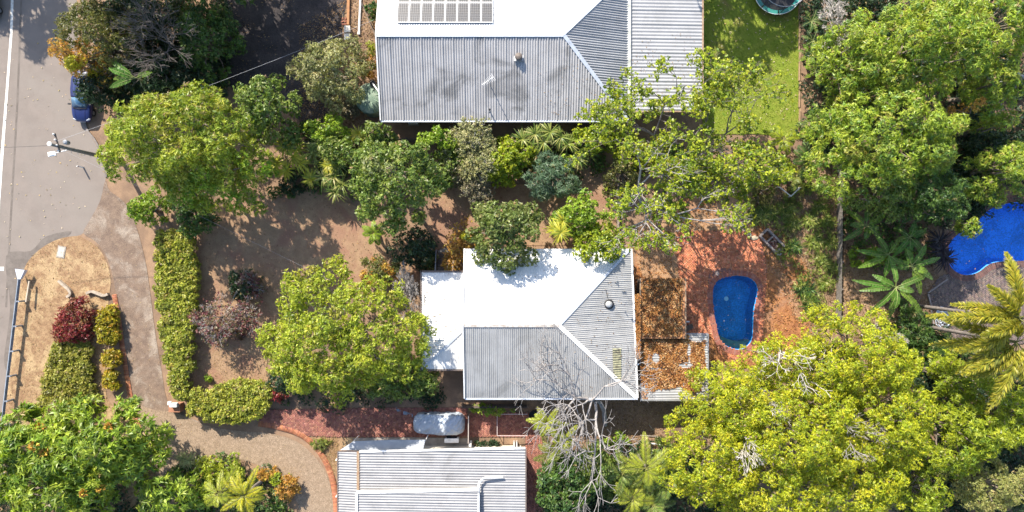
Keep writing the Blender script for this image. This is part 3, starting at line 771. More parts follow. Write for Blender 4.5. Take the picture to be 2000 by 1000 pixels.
cs = sheet('concrete_slab', [(690, 856), (760, 853), (916, 856), (916, 882), (690, 882)], 0.035, M_CONC)
ac = thing('air_conditioner', P(882, 861, 0), 'white box air conditioner on the concrete beside the covered car', 'air conditioner')
c = P(882, 860.5, .8); MB().box((c.x, c.y, .55), (1.25, .38, .62)).build('casing', M_WHITEMETAL, ac, bevel=.02)
b = MB(); b.lathe((c.x - .25, c.y + .19, .55), [(.22, -.01), (.22, .01)], 16); 
for s in (-1, 1): b.box((c.x + s * .5, c.y, .14), (.08, .34, .2))
b.build('foot', M_BLACK, ac)
gr = MB()
for k in range(8): gr.box((c.x, c.y + .2, .32 + k * .06), (.9, .02, .02))
gr.build('grille', M_BLACK, ac)
t = thing('air_conditioner', P(806, 238, 0), 'small air conditioner under the south eave of the grey roofed house', 'air conditioner')
c = P(806, 237.5, .8); MB().box((c.x, c.y, .5), (.85, .32, .6)).build('casing', M_WHITEMETAL, t, bevel=.02)
MB().box((c.x, c.y, .1), (.95, .45, .16)).build('plinth', M_CONC, t)
# ------------------------------------------------------------------ foliage generators
def unit(a): return a / np.maximum(np.linalg.norm(a, axis=1, keepdims=True), 1e-9)
def leaf_quads(pos, ax, nr, ln, wd, col, fold=0.25, droop=0.15):
    """folded pointed leaves: positions, axes, rough normals, lengths, widths, colours"""
    ax = unit(ax); sd = unit(np.cross(nr, ax)); up = np.cross(ax, sd)
    ln = ln[:, None]; wd = wd[:, None]
    a = pos
    b = pos + ax * ln * .45 + sd * wd * .5 + up * wd * fold
    c = pos + ax * ln - up * ln * droop
    d = pos + ax * ln * .45 - sd * wd * .5 + up * wd * fold
    n = len(pos)
    V = np.stack([a, d, c, b], 1).reshape(-1, 3)
    Q = np.arange(n * 4).reshape(-1, 4)
    return V, Q, np.repeat(col, 4, 0)
G = lambda r, g, b, w=1.0: (r, g, b, w)
PAL = {
 'mango':  [G(.20, .23, .022, 3), G(.15, .19, .02, 3), G(.25, .26, .03, 2), G(.09, .14, .018, 2), G(.28, .23, .04, .5)],
 'mangoR': [G(.20, .25, .025, 3), G(.16, .22, .02, 3), G(.24, .26, .035, 2), G(.08, .14, .03, 2.4), G(.24, .17, .05, .35)],
 'yellow': [G(.36, .36, .016, 3), G(.28, .31, .016, 3), G(.20, .25, .018, 2), G(.12, .17, .016, 1.5), G(.42, .36, .02, 1)],
 'lime':   [G(.22, .26, .015, 3), G(.17, .22, .015, 2), G(.28, .30, .02, 2), G(.10, .15, .015, 1.4)],
 'centre': [G(.25, .28, .025, 3), G(.19, .23, .02, 3), G(.30, .31, .03, 2), G(.11, .15, .02, 1.5), G(.28, .19, .06, .25)],
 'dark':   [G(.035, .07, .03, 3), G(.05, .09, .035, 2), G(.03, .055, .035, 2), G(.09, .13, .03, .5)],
 'darkmid':[G(.05, .10, .025, 3), G(.08, .14, .025, 2), G(.12, .18, .03, 1), G(.035, .07, .025, 1.5)],
 'mid':    [G(.11, .16, .03, 3), G(.15, .20, .035, 2), G(.20, .23, .05, 1.4), G(.06, .10, .025, 2), G(.26, .26, .12, .5)],
 'house':  [G(.12, .15, .035, 3), G(.08, .11, .025, 3), G(.19, .21, .07, 1.5), G(.26, .25, .10, .6), G(.05, .08, .02, 1.5)],
 'bright': [G(.17, .25, .02, 3), G(.22, .28, .03, 2), G(.11, .18, .02, 2)],
 'olive':  [G(.26, .25, .10, 3), G(.20, .20, .08, 3), G(.33, .31, .15, 1.5), G(.11, .12, .05, 1.5)],
 'twig':   [G(.22, .19, .11, 3), G(.16, .15, .08, 2), G(.28, .24, .15, 1)],
 'blue':   [G(.10, .16, .09, 3), G(.15, .21, .12, 2), G(.06, .10, .06, 2)],
 'hedge':  [G(.25, .26, .035, 3), G(.31, .31, .05, 2.5), G(.17, .19, .03, 2), G(.10, .12, .02, 1), G(.33, .24, .06, .5)],
 'vergeh': [G(.25, .25, .04, 3), G(.20, .19, .04, 3), G(.30, .27, .06, 2), G(.12, .12, .03, 1)],
 'goldh':  [G(.36, .29, .02, 3), G(.30, .26, .02, 2), G(.38, .21, .03, 1), G(.16, .18, .02, 1)],
 'red':    [G(.22, .03, .035, 3), G(.30, .06, .05, 1.5), G(.12, .02, .025, 2), G(.20, .12, .04, 1)],
 'rust':   [G(.13, .14, .035, 4), G(.19, .17, .05, 2), G(.08, .09, .03, 2)],
 'orange': [G(.46, .25, .05, 3), G(.40, .20, .05, 2), G(.48, .34, .06, 1)],
 'gold':   [G(.42, .38, .02, 2), G(.36, .34, .03, 1)],
 'purple': [G(.17, .06, .06, 3), G(.22, .14, .09, 2), G(.14, .12, .05, 2), G(.28, .2, .16, 1)],
 'tulip':  [G(.17, .22, .025, 3), G(.11, .17, .02, 3), G(.23, .27, .03, 2), G(.06, .10, .018, 1.5)],
 'pale':   [G(.36, .38, .18, 3), G(.28, .31, .14, 2), G(.2, .24, .1, 1)],
 'feather':[G(.30, .30, .09, 3), G(.24, .25, .08, 2), G(.36, .33, .12, 1)],
 'strap':  [G(.16, .20, .035, 3), G(.24, .25, .06, 2), G(.09, .14, .025, 2), G(.34, .31, .12, .7)],
 'ystrap': [G(.40, .37, .04, 3), G(.32, .33, .035, 2), G(.20, .24, .03, 1)],
 'banana': [G(.10, .20, .03, 3), G(.15, .25, .03, 1)],
}
# leaf length, width, leaves per spray, spray spacing, clump radius factor, droop, fold
STY = {
 'mango':  dict(l=.25, w=.08, k=6, sp=.30, cl=.72, droop=.2),
 'fine':   dict(l=.16, w=.065, k=6, sp=.25, cl=.58, droop=.1),
 'spray':  dict(l=.21, w=.095, k=5, sp=.28, cl=.62, droop=.15),
 'broad':  dict(l=.20, w=.13, k=5, sp=.27, cl=.75, droop=.1),
 'hedge':  dict(l=.17, w=.11, k=5, sp=.21, cl=.45, droop=.1),
 'big':    dict(l=.42, w=.15, k=7, sp=.48, cl=1.0, droop=.2),
 'shrub':  dict(l=.18, w=.09, k=5, sp=.24, cl=.55, droop=.1),
 'narrow': dict(l=.30, w=.05, k=8, sp=.32, cl=.8, droop=.12),
}
DENS = 3.2
BRIGHT = {'mango': 1.42, 'mangoR': 1.45, 'yellow': 1.2, 'lime': 1.25, 'centre': 1.3, 'tulip': 1.45, 'mid': 1.3, 'house': 1.25, 'bright': 1.25, 'olive': 1.2, 'hedge': 1.3, 'vergeh': 1.2, 'darkmid': 1.15, 'strap': 1.2, 'ystrap': 1.1, 'blue': 1.2, 'dark': .85}
for k_, f_ in BRIGHT.items(): PAL[k_] = [(c[0] * f_, c[1] * f_, c[2] * f_, c[3]) for c in PAL[k_]]
def leaf_tris(pos, ax, nr, ln, wd, col):
    """small leaves as single pointed blades"""
    ax = unit(ax); sd = unit(np.cross(nr, ax)); n = len(pos)
    V = np.stack([pos + sd * (wd * .5)[:, None], pos - sd * (wd * .5)[:, None], pos + ax * ln[:, None]], 1).reshape(-1, 3)
    return V, np.arange(n * 3).reshape(-1, 3), np.repeat(col, 3, 0)
def sprays(cl, r, st, pal, rng, zmin=-0.2, dens=1.0, flat=.8, patch=None):
    """leaf sprays over the surface of every clump (centre, radius)"""
    n = np.maximum(3, (2 * math.pi * r ** 2 * (1 - zmin) * .62 / st['sp'] ** 2 * dens * DENS).astype(int))
    idx = np.repeat(np.arange(len(cl)), n); N_ = len(idx)
    z = rng.uniform(zmin, 1, N_); t = rng.uniform(0, 2 * math.pi, N_); q = np.sqrt(1 - z * z)
    d = np.stack([q * np.cos(t), q * np.sin(t), z], 1)
    rr = r[idx] * (.55 + .7 * rng.uniform(0, 1, N_) ** .8)
    pos = cl[idx] + d * rr[:, None] * np.array([1, 1, flat])
    clump_c = palette_pick(rng, len(cl), pal, .15)
    spray_c = palette_pick(rng, N_, pal, .12)
    base = clump_c[idx] * .35 + spray_c * .65
    dead = rng.uniform(size=N_) < .025
    base[dead] = palette_pick(rng, int(dead.sum()), [G(.28, .20, .10), G(.34, .26, .12), G(.20, .14, .08)], .2)
    if patch is not None:
        f, pp = patch
        m = f(cl)[idx]; base[m] = palette_pick(rng, int(m.sum()), pp, .15)
    k = st['k']; I = np.repeat(np.arange(N_), k); M_ = len(I)
    D = d[I] * .8 + np.array([0, 0, .35]); D = unit(D)
    any_ = rng.normal(size=(M_, 3)); tang = unit(np.cross(D, any_))
    ax = D * rng.uniform(.05, .7, (M_, 1)) + tang
    ax[:, 2] -= st['droop']
    nr = D + .65 * rng.normal(size=(M_, 3))
    ln = 1.0 * st['l'] * rng.uniform(.65, 1.3, M_); wd = 1.15 * st['w'] * rng.uniform(.75, 1.25, M_)
    col = base[I] * rng.uniform(.65, 1.4, (M_, 1))
    return leaf_tris(pos[I] + rng.normal(size=(M_, 3)) * .03, ax, nr, ln, wd, col)
def tubes_np(segs, n=5):
    """tapered tubes for segment list [(p0,p1,r0,r1)]"""
    p0 = np.array([s[0] for s in segs], float); p1 = np.array([s[1] for s in segs], float)
    r0 = np.array([s[2] for s in segs]); r1 = np.array([s[3] for s in segs])
    d = unit(p1 - p0); ref = np.where(np.abs(d[:, 2:3]) > .9, np.array([[1., 0, 0]]), np.array([[0., 0, 1.]]))
    a = unit(np.cross(d, ref)); b = np.cross(d, a)
    t = np.arange(n) * 2 * math.pi / n
    ring = a[:, None] * np.cos(t)[None, :, None] + b[:, None] * np.sin(t)[None, :, None]
    A_ = p0[:, None] + ring * r0[:, None, None]; B_ = p1[:, None] + ring * r1[:, None, None]
    V = np.concatenate([A_, B_], 1)
    k = np.arange(n); k2 = (k + 1) % n
    q = np.stack([k, k2, k2 + n, k + n], 1)
    Q = (np.arange(len(segs))[:, None, None] * 2 * n + q[None]).reshape(-1, 4)
    return V.reshape(-1, 3), Q
def bend(p0, p1, r0, r1, rng, n=4, sag=.15):
    p0 = np.array(p0, float); p1 = np.array(p1, float); L_ = np.linalg.norm(p1 - p0)
    pts = [p0]
    for i in range(1, n):
        pts.append(p0 + (p1 - p0) * (i / n) + rng.normal(size=3) * L_ * .05 + np.array([0, 0, L_ * sag * math.sin(math.pi * i / n)]))
    pts.append(p1)
    return [(pts[i], pts[i + 1], r0 + (r1 - r0) * i / n, r0 + (r1 - r0) * (i + 1) / n) for i in range(n)]
SEED = [100]
def limbs(base, cl, zt, rng, r=.22, count=14):
    base = np.array(base, float)
    fork = np.array([base[0] + rng.normal() * .2, base[1] + rng.normal() * .2, max(.5, zt * .38)])
    segs = bend(base, fork, r, r * .75, rng, 3, 0)
    pick = rng.choice(len(cl), min(count, len(cl)), replace=False)
    for i in pick: segs += bend(fork, cl[i], r * .5, .025, rng, 4, .12)
    return segs
def dome(cx, cy, rx, ry, h, rng, cl, rough=.14, base=.45, gap=.03, lump=.3):
    """clump centres over an uneven dome given by its outline in the photograph and its height"""
    hm = h * .8; c = P(cx, cy, hm); s = mpp(hm); RX, RY = rx * s * 1.06, ry * s * 1.06
    sp = cl * 1.05
    nx, ny = int(2 * RX / sp) + 2, int(2 * RY / sp) + 2
    X, Y = np.meshgrid((np.arange(nx) - (nx - 1) / 2) * sp, (np.arange(ny) - (ny - 1) / 2) * sp)
    X = X.ravel() + rng.uniform(-.45, .45, nx * ny) * sp; Y = Y.ravel() + rng.uniform(-.45, .45, nx * ny) * sp
    th = np.arctan2(Y / RY, X / RX); ph = rng.uniform(0, 6.28, 4)
    out = 1 + rough * (np.sin(3 * th + ph[0]) * .5 + np.sin(5 * th + ph[1]) * .4 + np.sin(8 * th + ph[2]) * .35 + np.sin(13 * th + ph[3]) * .25)
    ex = np.clip(1 - cl * .55 / max(RX, .01), .3, 1); ey = np.clip(1 - cl * .55 / max(RY, .01), .3, 1)
    d = np.sqrt((X / RX / ex) ** 2 + (Y / RY / ey) ** 2) / out
    ok = (d < 1) & (rng.uniform(size=len(d)) > gap)
    X, Y, d = X[ok], Y[ok], d[ok]
    if len(X) < 4:
        a_ = rng.uniform(0, 6.28, 6); d = rng.uniform(.1, .7, 6); X = RX * d * np.cos(a_) * .8; Y = RY * d * np.sin(a_) * .8
        cl = min(cl, .8 * min(RX, RY) + .1)
    z = h * (base + (1 - base) * np.sqrt(np.maximum(0, 1 - d * d))) - cl * .6 + rng.normal(size=len(X)) * lump * cl * 1.4 + .10 * h * wave(X * .9, Y * .9, ph[0]) + .05 * h * wave(X * 2, Y * 2, ph[1])
    r = cl * rng.uniform(.42, .9, len(X))
    C_ = np.stack([c.x + X, c.y + Y, z], 1)
    return C_, r, c, RX, RY
def ground_under(c, h):
    return Vector((c[0], c[1], 0))
def tree(name, cx, cy, rx, ry, h, pal, sty, label, cat='tree', group=None, dens=1.0, cl=None, rough=.14, base=.45, gap=.03, lump=.3, trunk=.22, bark=None, nl=14, patch=None, under=.5, flowers=None, mater=None):
    SEED[0] += 1; rng = np.random.RandomState(SEED[0])
    st = STY[sty]; cl = cl or st['cl']
    C_, r, c, RX, RY = dome(cx, cy, rx, ry, h, rng, cl, rough, base, gap, lump)
    g = (c.x, c.y, 0)
    t = thing(name, g, label, cat, group)
    off = np.array(g)
    m = rng.uniform(size=len(C_)) < under
    if m.any():
        U = C_[m].copy(); U[:, 2] *= .6; U[:, :2] = off[:2] + (U[:, :2] - off[:2]) * .9
        C2 = np.concatenate([C_, U]); r2 = np.concatenate([r, r[m] * .9])
    else: C2, r2 = C_, r
    C2[:, 2] = np.maximum(C2[:, 2], r2 * .5 + .05)
    V, Q, K = sprays(C2, r2, st, PAL[pal], rng, dens=dens, patch=patch)
    me = np_mesh('crown', V - off, None, mater or M_LEAF, K, tri=Q)
    link('crown', me, t)
    ts, tq = tubes_np(limbs(g, C_, h, rng, trunk, nl), 6)
    me = np_mesh('trunk', ts - off, tq, bark or M_BARK)
    link('trunk', me, t)
    if flowers:
        pl, nfl, size, pname = flowers
        pick = rng.choice(len(C_), min(nfl, len(C_)), replace=False)
        for i in pick:
            q = C_[i] + np.array([0, 0, r[i] * .8])
            n = 26; z = rng.uniform(0, 1, n); a = rng.uniform(0, 6.28, n); s_ = np.sqrt(1 - z * z)
            D = np.stack([s_ * np.cos(a), s_ * np.sin(a), z], 1)
            V, Q, K = leaf_quads(q[None] + D * .1 * size, D, rng.normal(size=(n, 3)), np.full(n, .22 * size), np.full(n, .16 * size), palette_pick(rng, n, PAL[pl], .2))
            link(pname, np_mesh(pname, V - off, Q, M_DRY, K), t)
    return t
def hedge(name, outline, h, pal, label, sty='hedge', cat='hedge', group=None, round_=.35, dens=1.0, bark=None):
    """clipped planting over an outline (pixels of its top)"""
    SEED[0] += 1; rng = np.random.RandomState(SEED[0]); st = STY[sty]; cl = st['cl']
    poly = W(outline, h * .8); p = np.array(poly); lo, hi = p.min(0), p.max(0); c = (lo + hi) / 2
    sp = cl * .95
    nx, ny = int((hi - lo)[0] / sp) + 2, int((hi - lo)[1] / sp) + 2
    X, Y = np.meshgrid(lo[0] + np.arange(nx) * sp, lo[1] + np.arange(ny) * sp)
    XY = np.stack([X.ravel(), Y.ravel()], 1) + rng.uniform(-.4, .4, (nx * ny, 2)) * sp
    XY = XY[inside(XY, poly)]
    e = np.full(len(XY), 9.)
    for i in range(len(poly)):
        a = np.array(poly[i]); b = np.array(poly[(i + 1) % len(poly)]); ab = b - a
        tt = np.clip(((XY - a) @ ab) / (ab @ ab + 1e-9), 0, 1); e = np.minimum(e, np.linalg.norm(XY - a - tt[:, None] * ab, axis=1))
    keep = e > cl * .3; XY = XY[keep]; e = e[keep]
    z = h - cl * .5 - round_ * np.maximum(0, .6 - e) + .10 * wave(XY[:, 0] * 1.6, XY[:, 1] * 1.6, rng.uniform(0, 6)) + rng.normal(size=len(XY)) * .06
    C_ = np.stack([XY[:, 0], XY[:, 1], np.maximum(z, .2)], 1); r = cl * rng.uniform(.6, .85, len(C_))
    edge = e < cl * 1.1
    S_ = C_[edge].copy(); S_[:, 2] *= .5
    C2 = np.concatenate([C_, S_]); r2 = np.concatenate([r, r[edge] * .9])
    off = np.array([c[0], c[1], 0]); t = thing(name, tuple(off), label, cat, group)
    V, Q, K = sprays(C2, r2, st, PAL[pal], rng, dens=dens)
    link('foliage', np_mesh('foliage', V - off, None, M_LEAF, K, tri=Q), t)
    segs = []
    for i in rng.choice(len(C_), min(len(C_), 40), replace=False):
        segs += bend((C_[i][0], C_[i][1], 0), C_[i], .03, .012, rng, 2, 0)
    ts, tq = tubes_np(segs, 5); link('stems', np_mesh('stems', ts - off, tq, bark or M_BARK), t)['kind'] = 'stuff'
    return t
def branching(base, h, rng, levels=6, first=.34, kids=(2, 4), spread=(.35, .8), shrink=.74, r=.16, up=.12, wig=.12, lean=None):
    """recursive limbs; returns tube segments and the twig ends"""
    segs, tips = [], []
    def go(p, d, L_, rad, lev):
        n = 3 if lev < 3 else 2
        for i in range(n):
            d = d + rng.normal(size=3) * wig; d[2] += up * .25; d /= np.linalg.norm(d)
            q = p + d * L_ / n
            segs.append((p, q, rad * (1 - .25 * i / n), rad * (1 - .25 * (i + 1) / n)))
            if lev >= levels - 2: tips.append((q, d.copy()))
            p = q
        if lev >= levels: return
        for k in range(rng.randint(kids[0], kids[1] + 1)):
            a = rng.uniform(*spread); t = rng.normal(size=3); t -= d * (t @ d); t /= np.linalg.norm(t)
            nd = d * math.cos(a) + t * math.sin(a)
            go(p, nd, L_ * shrink * rng.uniform(.8, 1.15), rad * rng.uniform(.55, .72), lev + 1)
    d0 = np.array(lean if lean is not None else (0, 0, 1.), float); d0 /= np.linalg.norm(d0)
    go(np.array(base, float), d0, h * first, r, 0)
    return segs, tips
def fit(segs, tips, cx, cy, rx, ry, h, basexy):
    """stretch a branching so its crown fills the outline seen in the photograph at its height"""
    hm = h * .8; c = P(cx, cy, hm); s = mpp(hm)
    E_ = np.array([q for _, q, _, _ in segs]); b = np.array([basexy[0], basexy[1]])
    lo = np.percentile(E_, 3, axis=0); hi = np.percentile(E_, 97, axis=0); zmax = E_[:, 2].max()
    ctr = (lo + hi) / 2
    def f(p):
        p = np.array(p, float); k = min(1.0, max(0.0, p[2] / zmax) ** .8)
        x = b[0] + (c.x - b[0]) * k + (p[0] - ctr[0] * k - b[0] * (1 - k)) * (rx * s / max(.1, (hi - lo)[0] / 2))
        y = b[1] + (c.y - b[1]) * k + (p[1] - ctr[1] * k - b[1] * (1 - k)) * (ry * s / max(.1, (hi - lo)[1] / 2))
        return np.array([x, y, p[2] * h / zmax])
    return [(f(a), f(q), r0, r1) for a, q, r0, r1 in segs], [(f(p), d) for p, d in tips]
def open_tree(name, cx, cy, rx, ry, h, label, cat='tree', base=None, leaves=None, sty='broad', per=1, frac=1.0, bark=None, r=.16, levels=6, kids=(2, 4), spread=(.35, .8), group=None, rmin=.012, seed=None, size=1.0, shrink=.74, first=.34):
    """tree whose branches show: bare, or with leaf sprays at its twig ends"""
    SEED[0] += 1; rng = np.random.RandomState(seed or SEED[0])
    c = P(cx, cy, h * .8); b = base if base is not None else (c.x, c.y)
    segs, tips = branching((b[0], b[1], 0), h, rng, levels, first, kids, spread, shrink, r)
    segs, tips = fit(segs, tips, cx, cy, rx, ry, h, b)
    off = np.array([b[0], b[1], 0.]); t = thing(name, tuple(off), label, cat, group)
    segs = [(a, q, max(rmin, r0), max(rmin, r1)) for a, q, r0, r1 in segs]
    thick = [s for s in segs if s[2] > r * .3]; thin = [s for s in segs if s[2] <= r * .3]
    ts, tq = tubes_np(thick, 7); link('trunk', np_mesh('trunk', ts - off, tq, bark or M_GREYBARK), t)
    if thin:
        ts, tq = tubes_np(thin, 4); link('branches', np_mesh('branches', ts - off, tq, bark or M_GREYBARK), t)['kind'] = 'stuff'
    if leaves:
        st = STY[sty]; T = [q for q in tips if rng.uniform() < frac]
        p = np.array([q for q, _ in T]); n = len(p)
        p = np.repeat(p, per, 0) + rng.normal(size=(n * per, 3)) * .22; n = len(p)
        sc = palette_pick(rng, n, PAL[leaves], .18)
        k = st['k']; I = np.repeat(np.arange(n), k); M_ = len(I)
        ax = rng.normal(size=(M_, 3)); ax[:, 2] = ax[:, 2] * .4 + .1; nr = rng.normal(size=(M_, 3)) * .5 + np.array([0, 0, 1])
        V, Q, K = leaf_quads(p[I], ax, nr, size * st['l'] * rng.uniform(.7, 1.3, M_), size * st['w'] * rng.uniform(.8, 1.2, M_), sc[I] * rng.uniform(.8, 1.2, (M_, 1)), droop=.1)
        link('crown', np_mesh('crown', V - off, Q, M_LEAF, K), t)
    return t
def straps(c, n, L_, w, pal, rng, arch=.9, lift=.9, seg=4, spiral=0):
    """rosette of arching strap leaves about c"""
    a = rng.uniform(0, 6.28, n) if not spiral else np.arange(n) * 2.4
    el = rng.uniform(.25, 1.0, n) * lift
    ln = L_ * rng.uniform(.65, 1.15, n); ww = w * rng.uniform(.8, 1.2, n)
    D = np.stack([np.cos(a), np.sin(a)], 1); sd = np.stack([-np.sin(a), np.cos(a), np.zeros(n)], 1)
    rows = []
    for i in range(seg + 1):
        f = i / seg
        rad = ln * (f * np.cos(el) + .15 * f * f); z = ln * (np.sin(el) * f - arch * .55 * f * f)
        p = np.concatenate([D * rad[:, None], z[:, None]], 1) + np.array(c)
        wf = ww * (.55 + 1.2 * f) * (1 - f) ** .6 if i < seg else ww * .05
        rows.append(p - sd * (wf / 2)[:, None]); rows.append(p + sd * (wf / 2)[:, None])
    V = np.stack(rows, 1); m = 2 * (seg + 1)
    q = np.array([[2 * i, 2 * i + 1, 2 * i + 3, 2 * i + 2] for i in range(seg)])
    Q = (np.arange(n)[:, None, None] * m + q[None]).reshape(-1, 4)
    V = V.reshape(-1, 3); V[:, 2] = np.maximum(V[:, 2], .02)
    return V, Q, np.repeat(palette_pick(rng, n, PAL[pal], .2), m, 0)
def strap_plant(name, heads, label, cat='plant', pal='strap', n=40, L_=.9, w=.06, group=None, arch=.9, lift=1.0, part='leaf_head'):
    """clump of strap-leaved heads: [(px,py,z)]"""
    SEED[0] += 1; rng = np.random.RandomState(SEED[0])
    H = [P(*q) for q in heads]; off = Vector((sum(q.x for q in H) / len(H), sum(q.y for q in H) / len(H), 0))
    t = thing(name, off, label, cat, group)
    for q in H:
        V, Q, K = straps(tuple(q), n, L_, w, pal, rng, arch, lift)
        link(part, np_mesh(part, V - np.array(off), Q, M_LEAF, K), t)
        if q.z > .25:
            ts, tq = tubes_np(bend((off.x + (q.x - off.x) * .6, off.y + (q.y - off.y) * .6, 0), tuple(q), .05, .035, rng, 3, 0), 6); link('stem', np_mesh('stem', ts - np.array(off), tq, M_BARK), t)
    return t
def frond_mesh(name, L_, lw, pal, rng, nleaf=34, arch=.8, plume=False, lift=.75):
    """feather frond along +x from the origin: rib and leaflets"""
    t_ = np.linspace(0, 1, 13); el = lift
    rx = L_ * (t_ * math.cos(el) + .18 * t_ ** 2); rz = L_ * (math.sin(el) * t_ - arch * .75 * t_ ** 2)
    R_ = np.stack([rx, 0 * rx, rz], 1)
    segs = [(R_[i], R_[i + 1], .035 * (1 - t_[i]) + .008, .035 * (1 - t_[i + 1]) + .008) for i in range(12)]
    tv, tq = tubes_np(segs, 5)
    n = nleaf * (13 if plume else 2)
    f = rng.uniform(.16, 1, n) if plume else np.repeat(np.linspace(.14, 1, nleaf), 2)
    p = np.stack([np.interp(f, t_, R_[:, i]) for i in range(3)], 1)
    d = np.stack([np.interp(f, t_, np.gradient(R_[:, i], t_)) for i in range(3)], 1); d = unit(d)
    sg = np.where(np.arange(n) % 2 == 0, 1., -1.)
    side = np.stack([0 * sg, sg, 0 * sg], 1); up = np.cross(d, side * sg[:, None])
    if plume:
        an = rng.uniform(-.9, math.pi + .9, n); ax = d * .85 + np.stack([0 * an, np.cos(an), 0 * an], 1) + up * np.sin(an)[:, None]
    else: ax = d * .95 + side + up * rng.uniform(.0, .45, (n, 1))
    ln = lw * np.sin(np.clip(f * 1.02, 0, 1) * math.pi * .86 + .3) ** .7 * rng.uniform(.85, 1.1, n)
    V, Q, K = leaf_quads(p, ax, up + .3 * rng.normal(size=(n, 3)), ln, np.full(n, .036 if not plume else .08), palette_pick(rng, n, PAL[pal], .15), droop=.22)
    kr = np.repeat(np.array([[.22, .22, .06]]), len(tv), 0)
    return np_mesh(name, np.concatenate([V, tv]), np.concatenate([Q, tq + len(V)]), M_LEAF, np.concatenate([K, kr]))
def palm(name, cx, cy, h, L_, nf, label, pal, cat='palm', group=None, plume=False, lw=.5, angles=None, base=None, lifts=(.2, 1.0), arch=.8):
    SEED[0] += 1; rng = np.random.RandomState(SEED[0])
    c = P(cx, cy, h); t = thing(name, (c.x, c.y, 0), label, cat, group)
    ms = [frond_mesh('frond', L_ * s, lw, pal, rng, 54 if not plume else 36, arch, plume, l) for s, l in ((1, lifts[0]), (.95, (lifts[0] + lifts[1]) / 2), (.85, lifts[1]))]
    mdead = frond_mesh('frond', L_ * .85, lw * .8, 'feather', rng, 26, arch * 1.1, plume, lifts[0])
    for k in range(nf):
        a = angles[k] if angles else k * 2.4 + rng.uniform(-.2, .2)
        o = link('frond', ms[k % 3], t); o.location = (0, 0, h); o.rotation_euler = (rng.uniform(-.4, .4), rng.uniform(-.28, .28), a + rng.uniform(-.15, .15)); o.scale = (rng.uniform(.72, 1.08) if not plume else rng.uniform(.98, 1.18),) * 3
        if not plume and k >= nf - 2: o.data = mdead; o.rotation_euler.y += .45
    b = MB(); n_ = 10
    b.tube([(c.x + .05 * math.sin(i), c.y, h * i / n_) for i in range(n_ + 1)], [.17 - .006 * i for i in range(n_ + 1)], 10)
    b.build('trunk', M_TWIG, t, smooth=True)
    return t
def blade_mesh(name, L_, w, rng, pal='banana', droop=.9, lift=.6):
    """big paddle leaf along +x with torn edges and a pale midrib"""
    n = 16; V = []; Q = []; K = []
    cc = palette_pick(rng, 1, PAL[pal], .15)[0]
    pts = []
    for i in range(n + 1):
        f = i / n
        x = L_ * (f * math.cos(lift) + .15 * f * f); z = L_ * (math.sin(lift) * f - droop * .6 * f * f)
        wf = 0.02 if f < .14 else w * min(1, (f - .12) / .16) ** .6 * (max(0, 1 - f) / .3 if f > .7 else 1) ** .6 * .5
        pts.append((x, z, max(wf, .02)))
    for i in range(n):
        for sg in (-1, 1):
            (x0, z0, w0), (x1, z1, w1) = pts[i], pts[i + 1]
            tear = rng.uniform(.0, .04) if i > 3 else 0; k = rng.uniform(.85, 1.0)
            b_ = len(V)
            V += [(x0 + tear, 0, z0), (x1 - .0, 0, z1), (x1 - tear + .05, sg * w1 * k, z1 + .22 * w1 - rng.uniform(0, .10) * w), (x0 + tear + .05, sg * w0 * k, z0 + .22 * w0 - rng.uniform(0, .10) * w)]
            Q.append((b_, b_ + 1, b_ + 2, b_ + 3)); K += [cc * rng.uniform(.85, 1.2)] * 4
    rib = [(np.array((pts[i][0], 0, pts[i][1] + .01)), np.array((pts[i + 1][0], 0, pts[i + 1][1] + .01)), .03 * (1 - i / n) + .006, .03 * (1 - (i + 1) / n) + .006) for i in range(n)]
    tv, tq = tubes_np(rib, 5)
    return np_mesh(name, np.concatenate([np.array(V), tv]), np.concatenate([np.array(Q), tq + len(V)]), M_LEAF, np.concatenate([np.array(K), np.repeat(np.array([[.30, .34, .12]]), len(tv), 0)]))
def banana(name, cx, cy, h, leaves, label, group=None, w=.55, pal='banana', cat='banana plant', stem_h=None):
    """stem with separate paddle leaves: [(angle deg, length, lift)]"""
    SEED[0] += 1; rng = np.random.RandomState(SEED[0])
    c = P(cx, cy, h); t = thing(name, (c.x, c.y, 0), label, cat, group)
    b = MB(); b.tube([(c.x, c.y, 0), (c.x, c.y, h * .6), (c.x, c.y, h)], [.14, .11, .06], 10); b.build('stem', mat('banana_stem', (.20, .22, .09), (.16, .12, .06), 6, .7), t, smooth=True)
    if name == 'banana_plant': leaves = list(leaves) + [(rng.uniform(0, 360), leaves[0][1] * rng.uniform(.5, .8), rng.uniform(.45, .9)) for _ in range(4)]
    for a, l, li in leaves:
        o = link('leaf', blade_mesh('leaf', l, w * rng.uniform(.85, 1.1), rng, pal, rng.uniform(.7, 1.0), li), t)
        o.location = (0, 0, h - .05); o.rotation_euler = (rng.uniform(-.2, .2), 0, math.radians(a))
    return t

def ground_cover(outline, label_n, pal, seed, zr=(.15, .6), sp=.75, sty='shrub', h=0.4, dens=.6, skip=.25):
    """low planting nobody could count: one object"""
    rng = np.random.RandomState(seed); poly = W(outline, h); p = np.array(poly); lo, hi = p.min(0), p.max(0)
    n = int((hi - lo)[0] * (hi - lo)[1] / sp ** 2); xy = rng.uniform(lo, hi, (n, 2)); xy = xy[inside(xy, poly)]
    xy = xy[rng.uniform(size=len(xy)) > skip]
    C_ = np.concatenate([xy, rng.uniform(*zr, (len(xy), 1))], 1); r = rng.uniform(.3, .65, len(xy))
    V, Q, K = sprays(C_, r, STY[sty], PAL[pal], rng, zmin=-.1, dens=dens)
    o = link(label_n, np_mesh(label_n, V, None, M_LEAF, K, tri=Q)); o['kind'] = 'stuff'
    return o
# ------------------------------------------------------------------ trees and plants
ALL = 'trees'
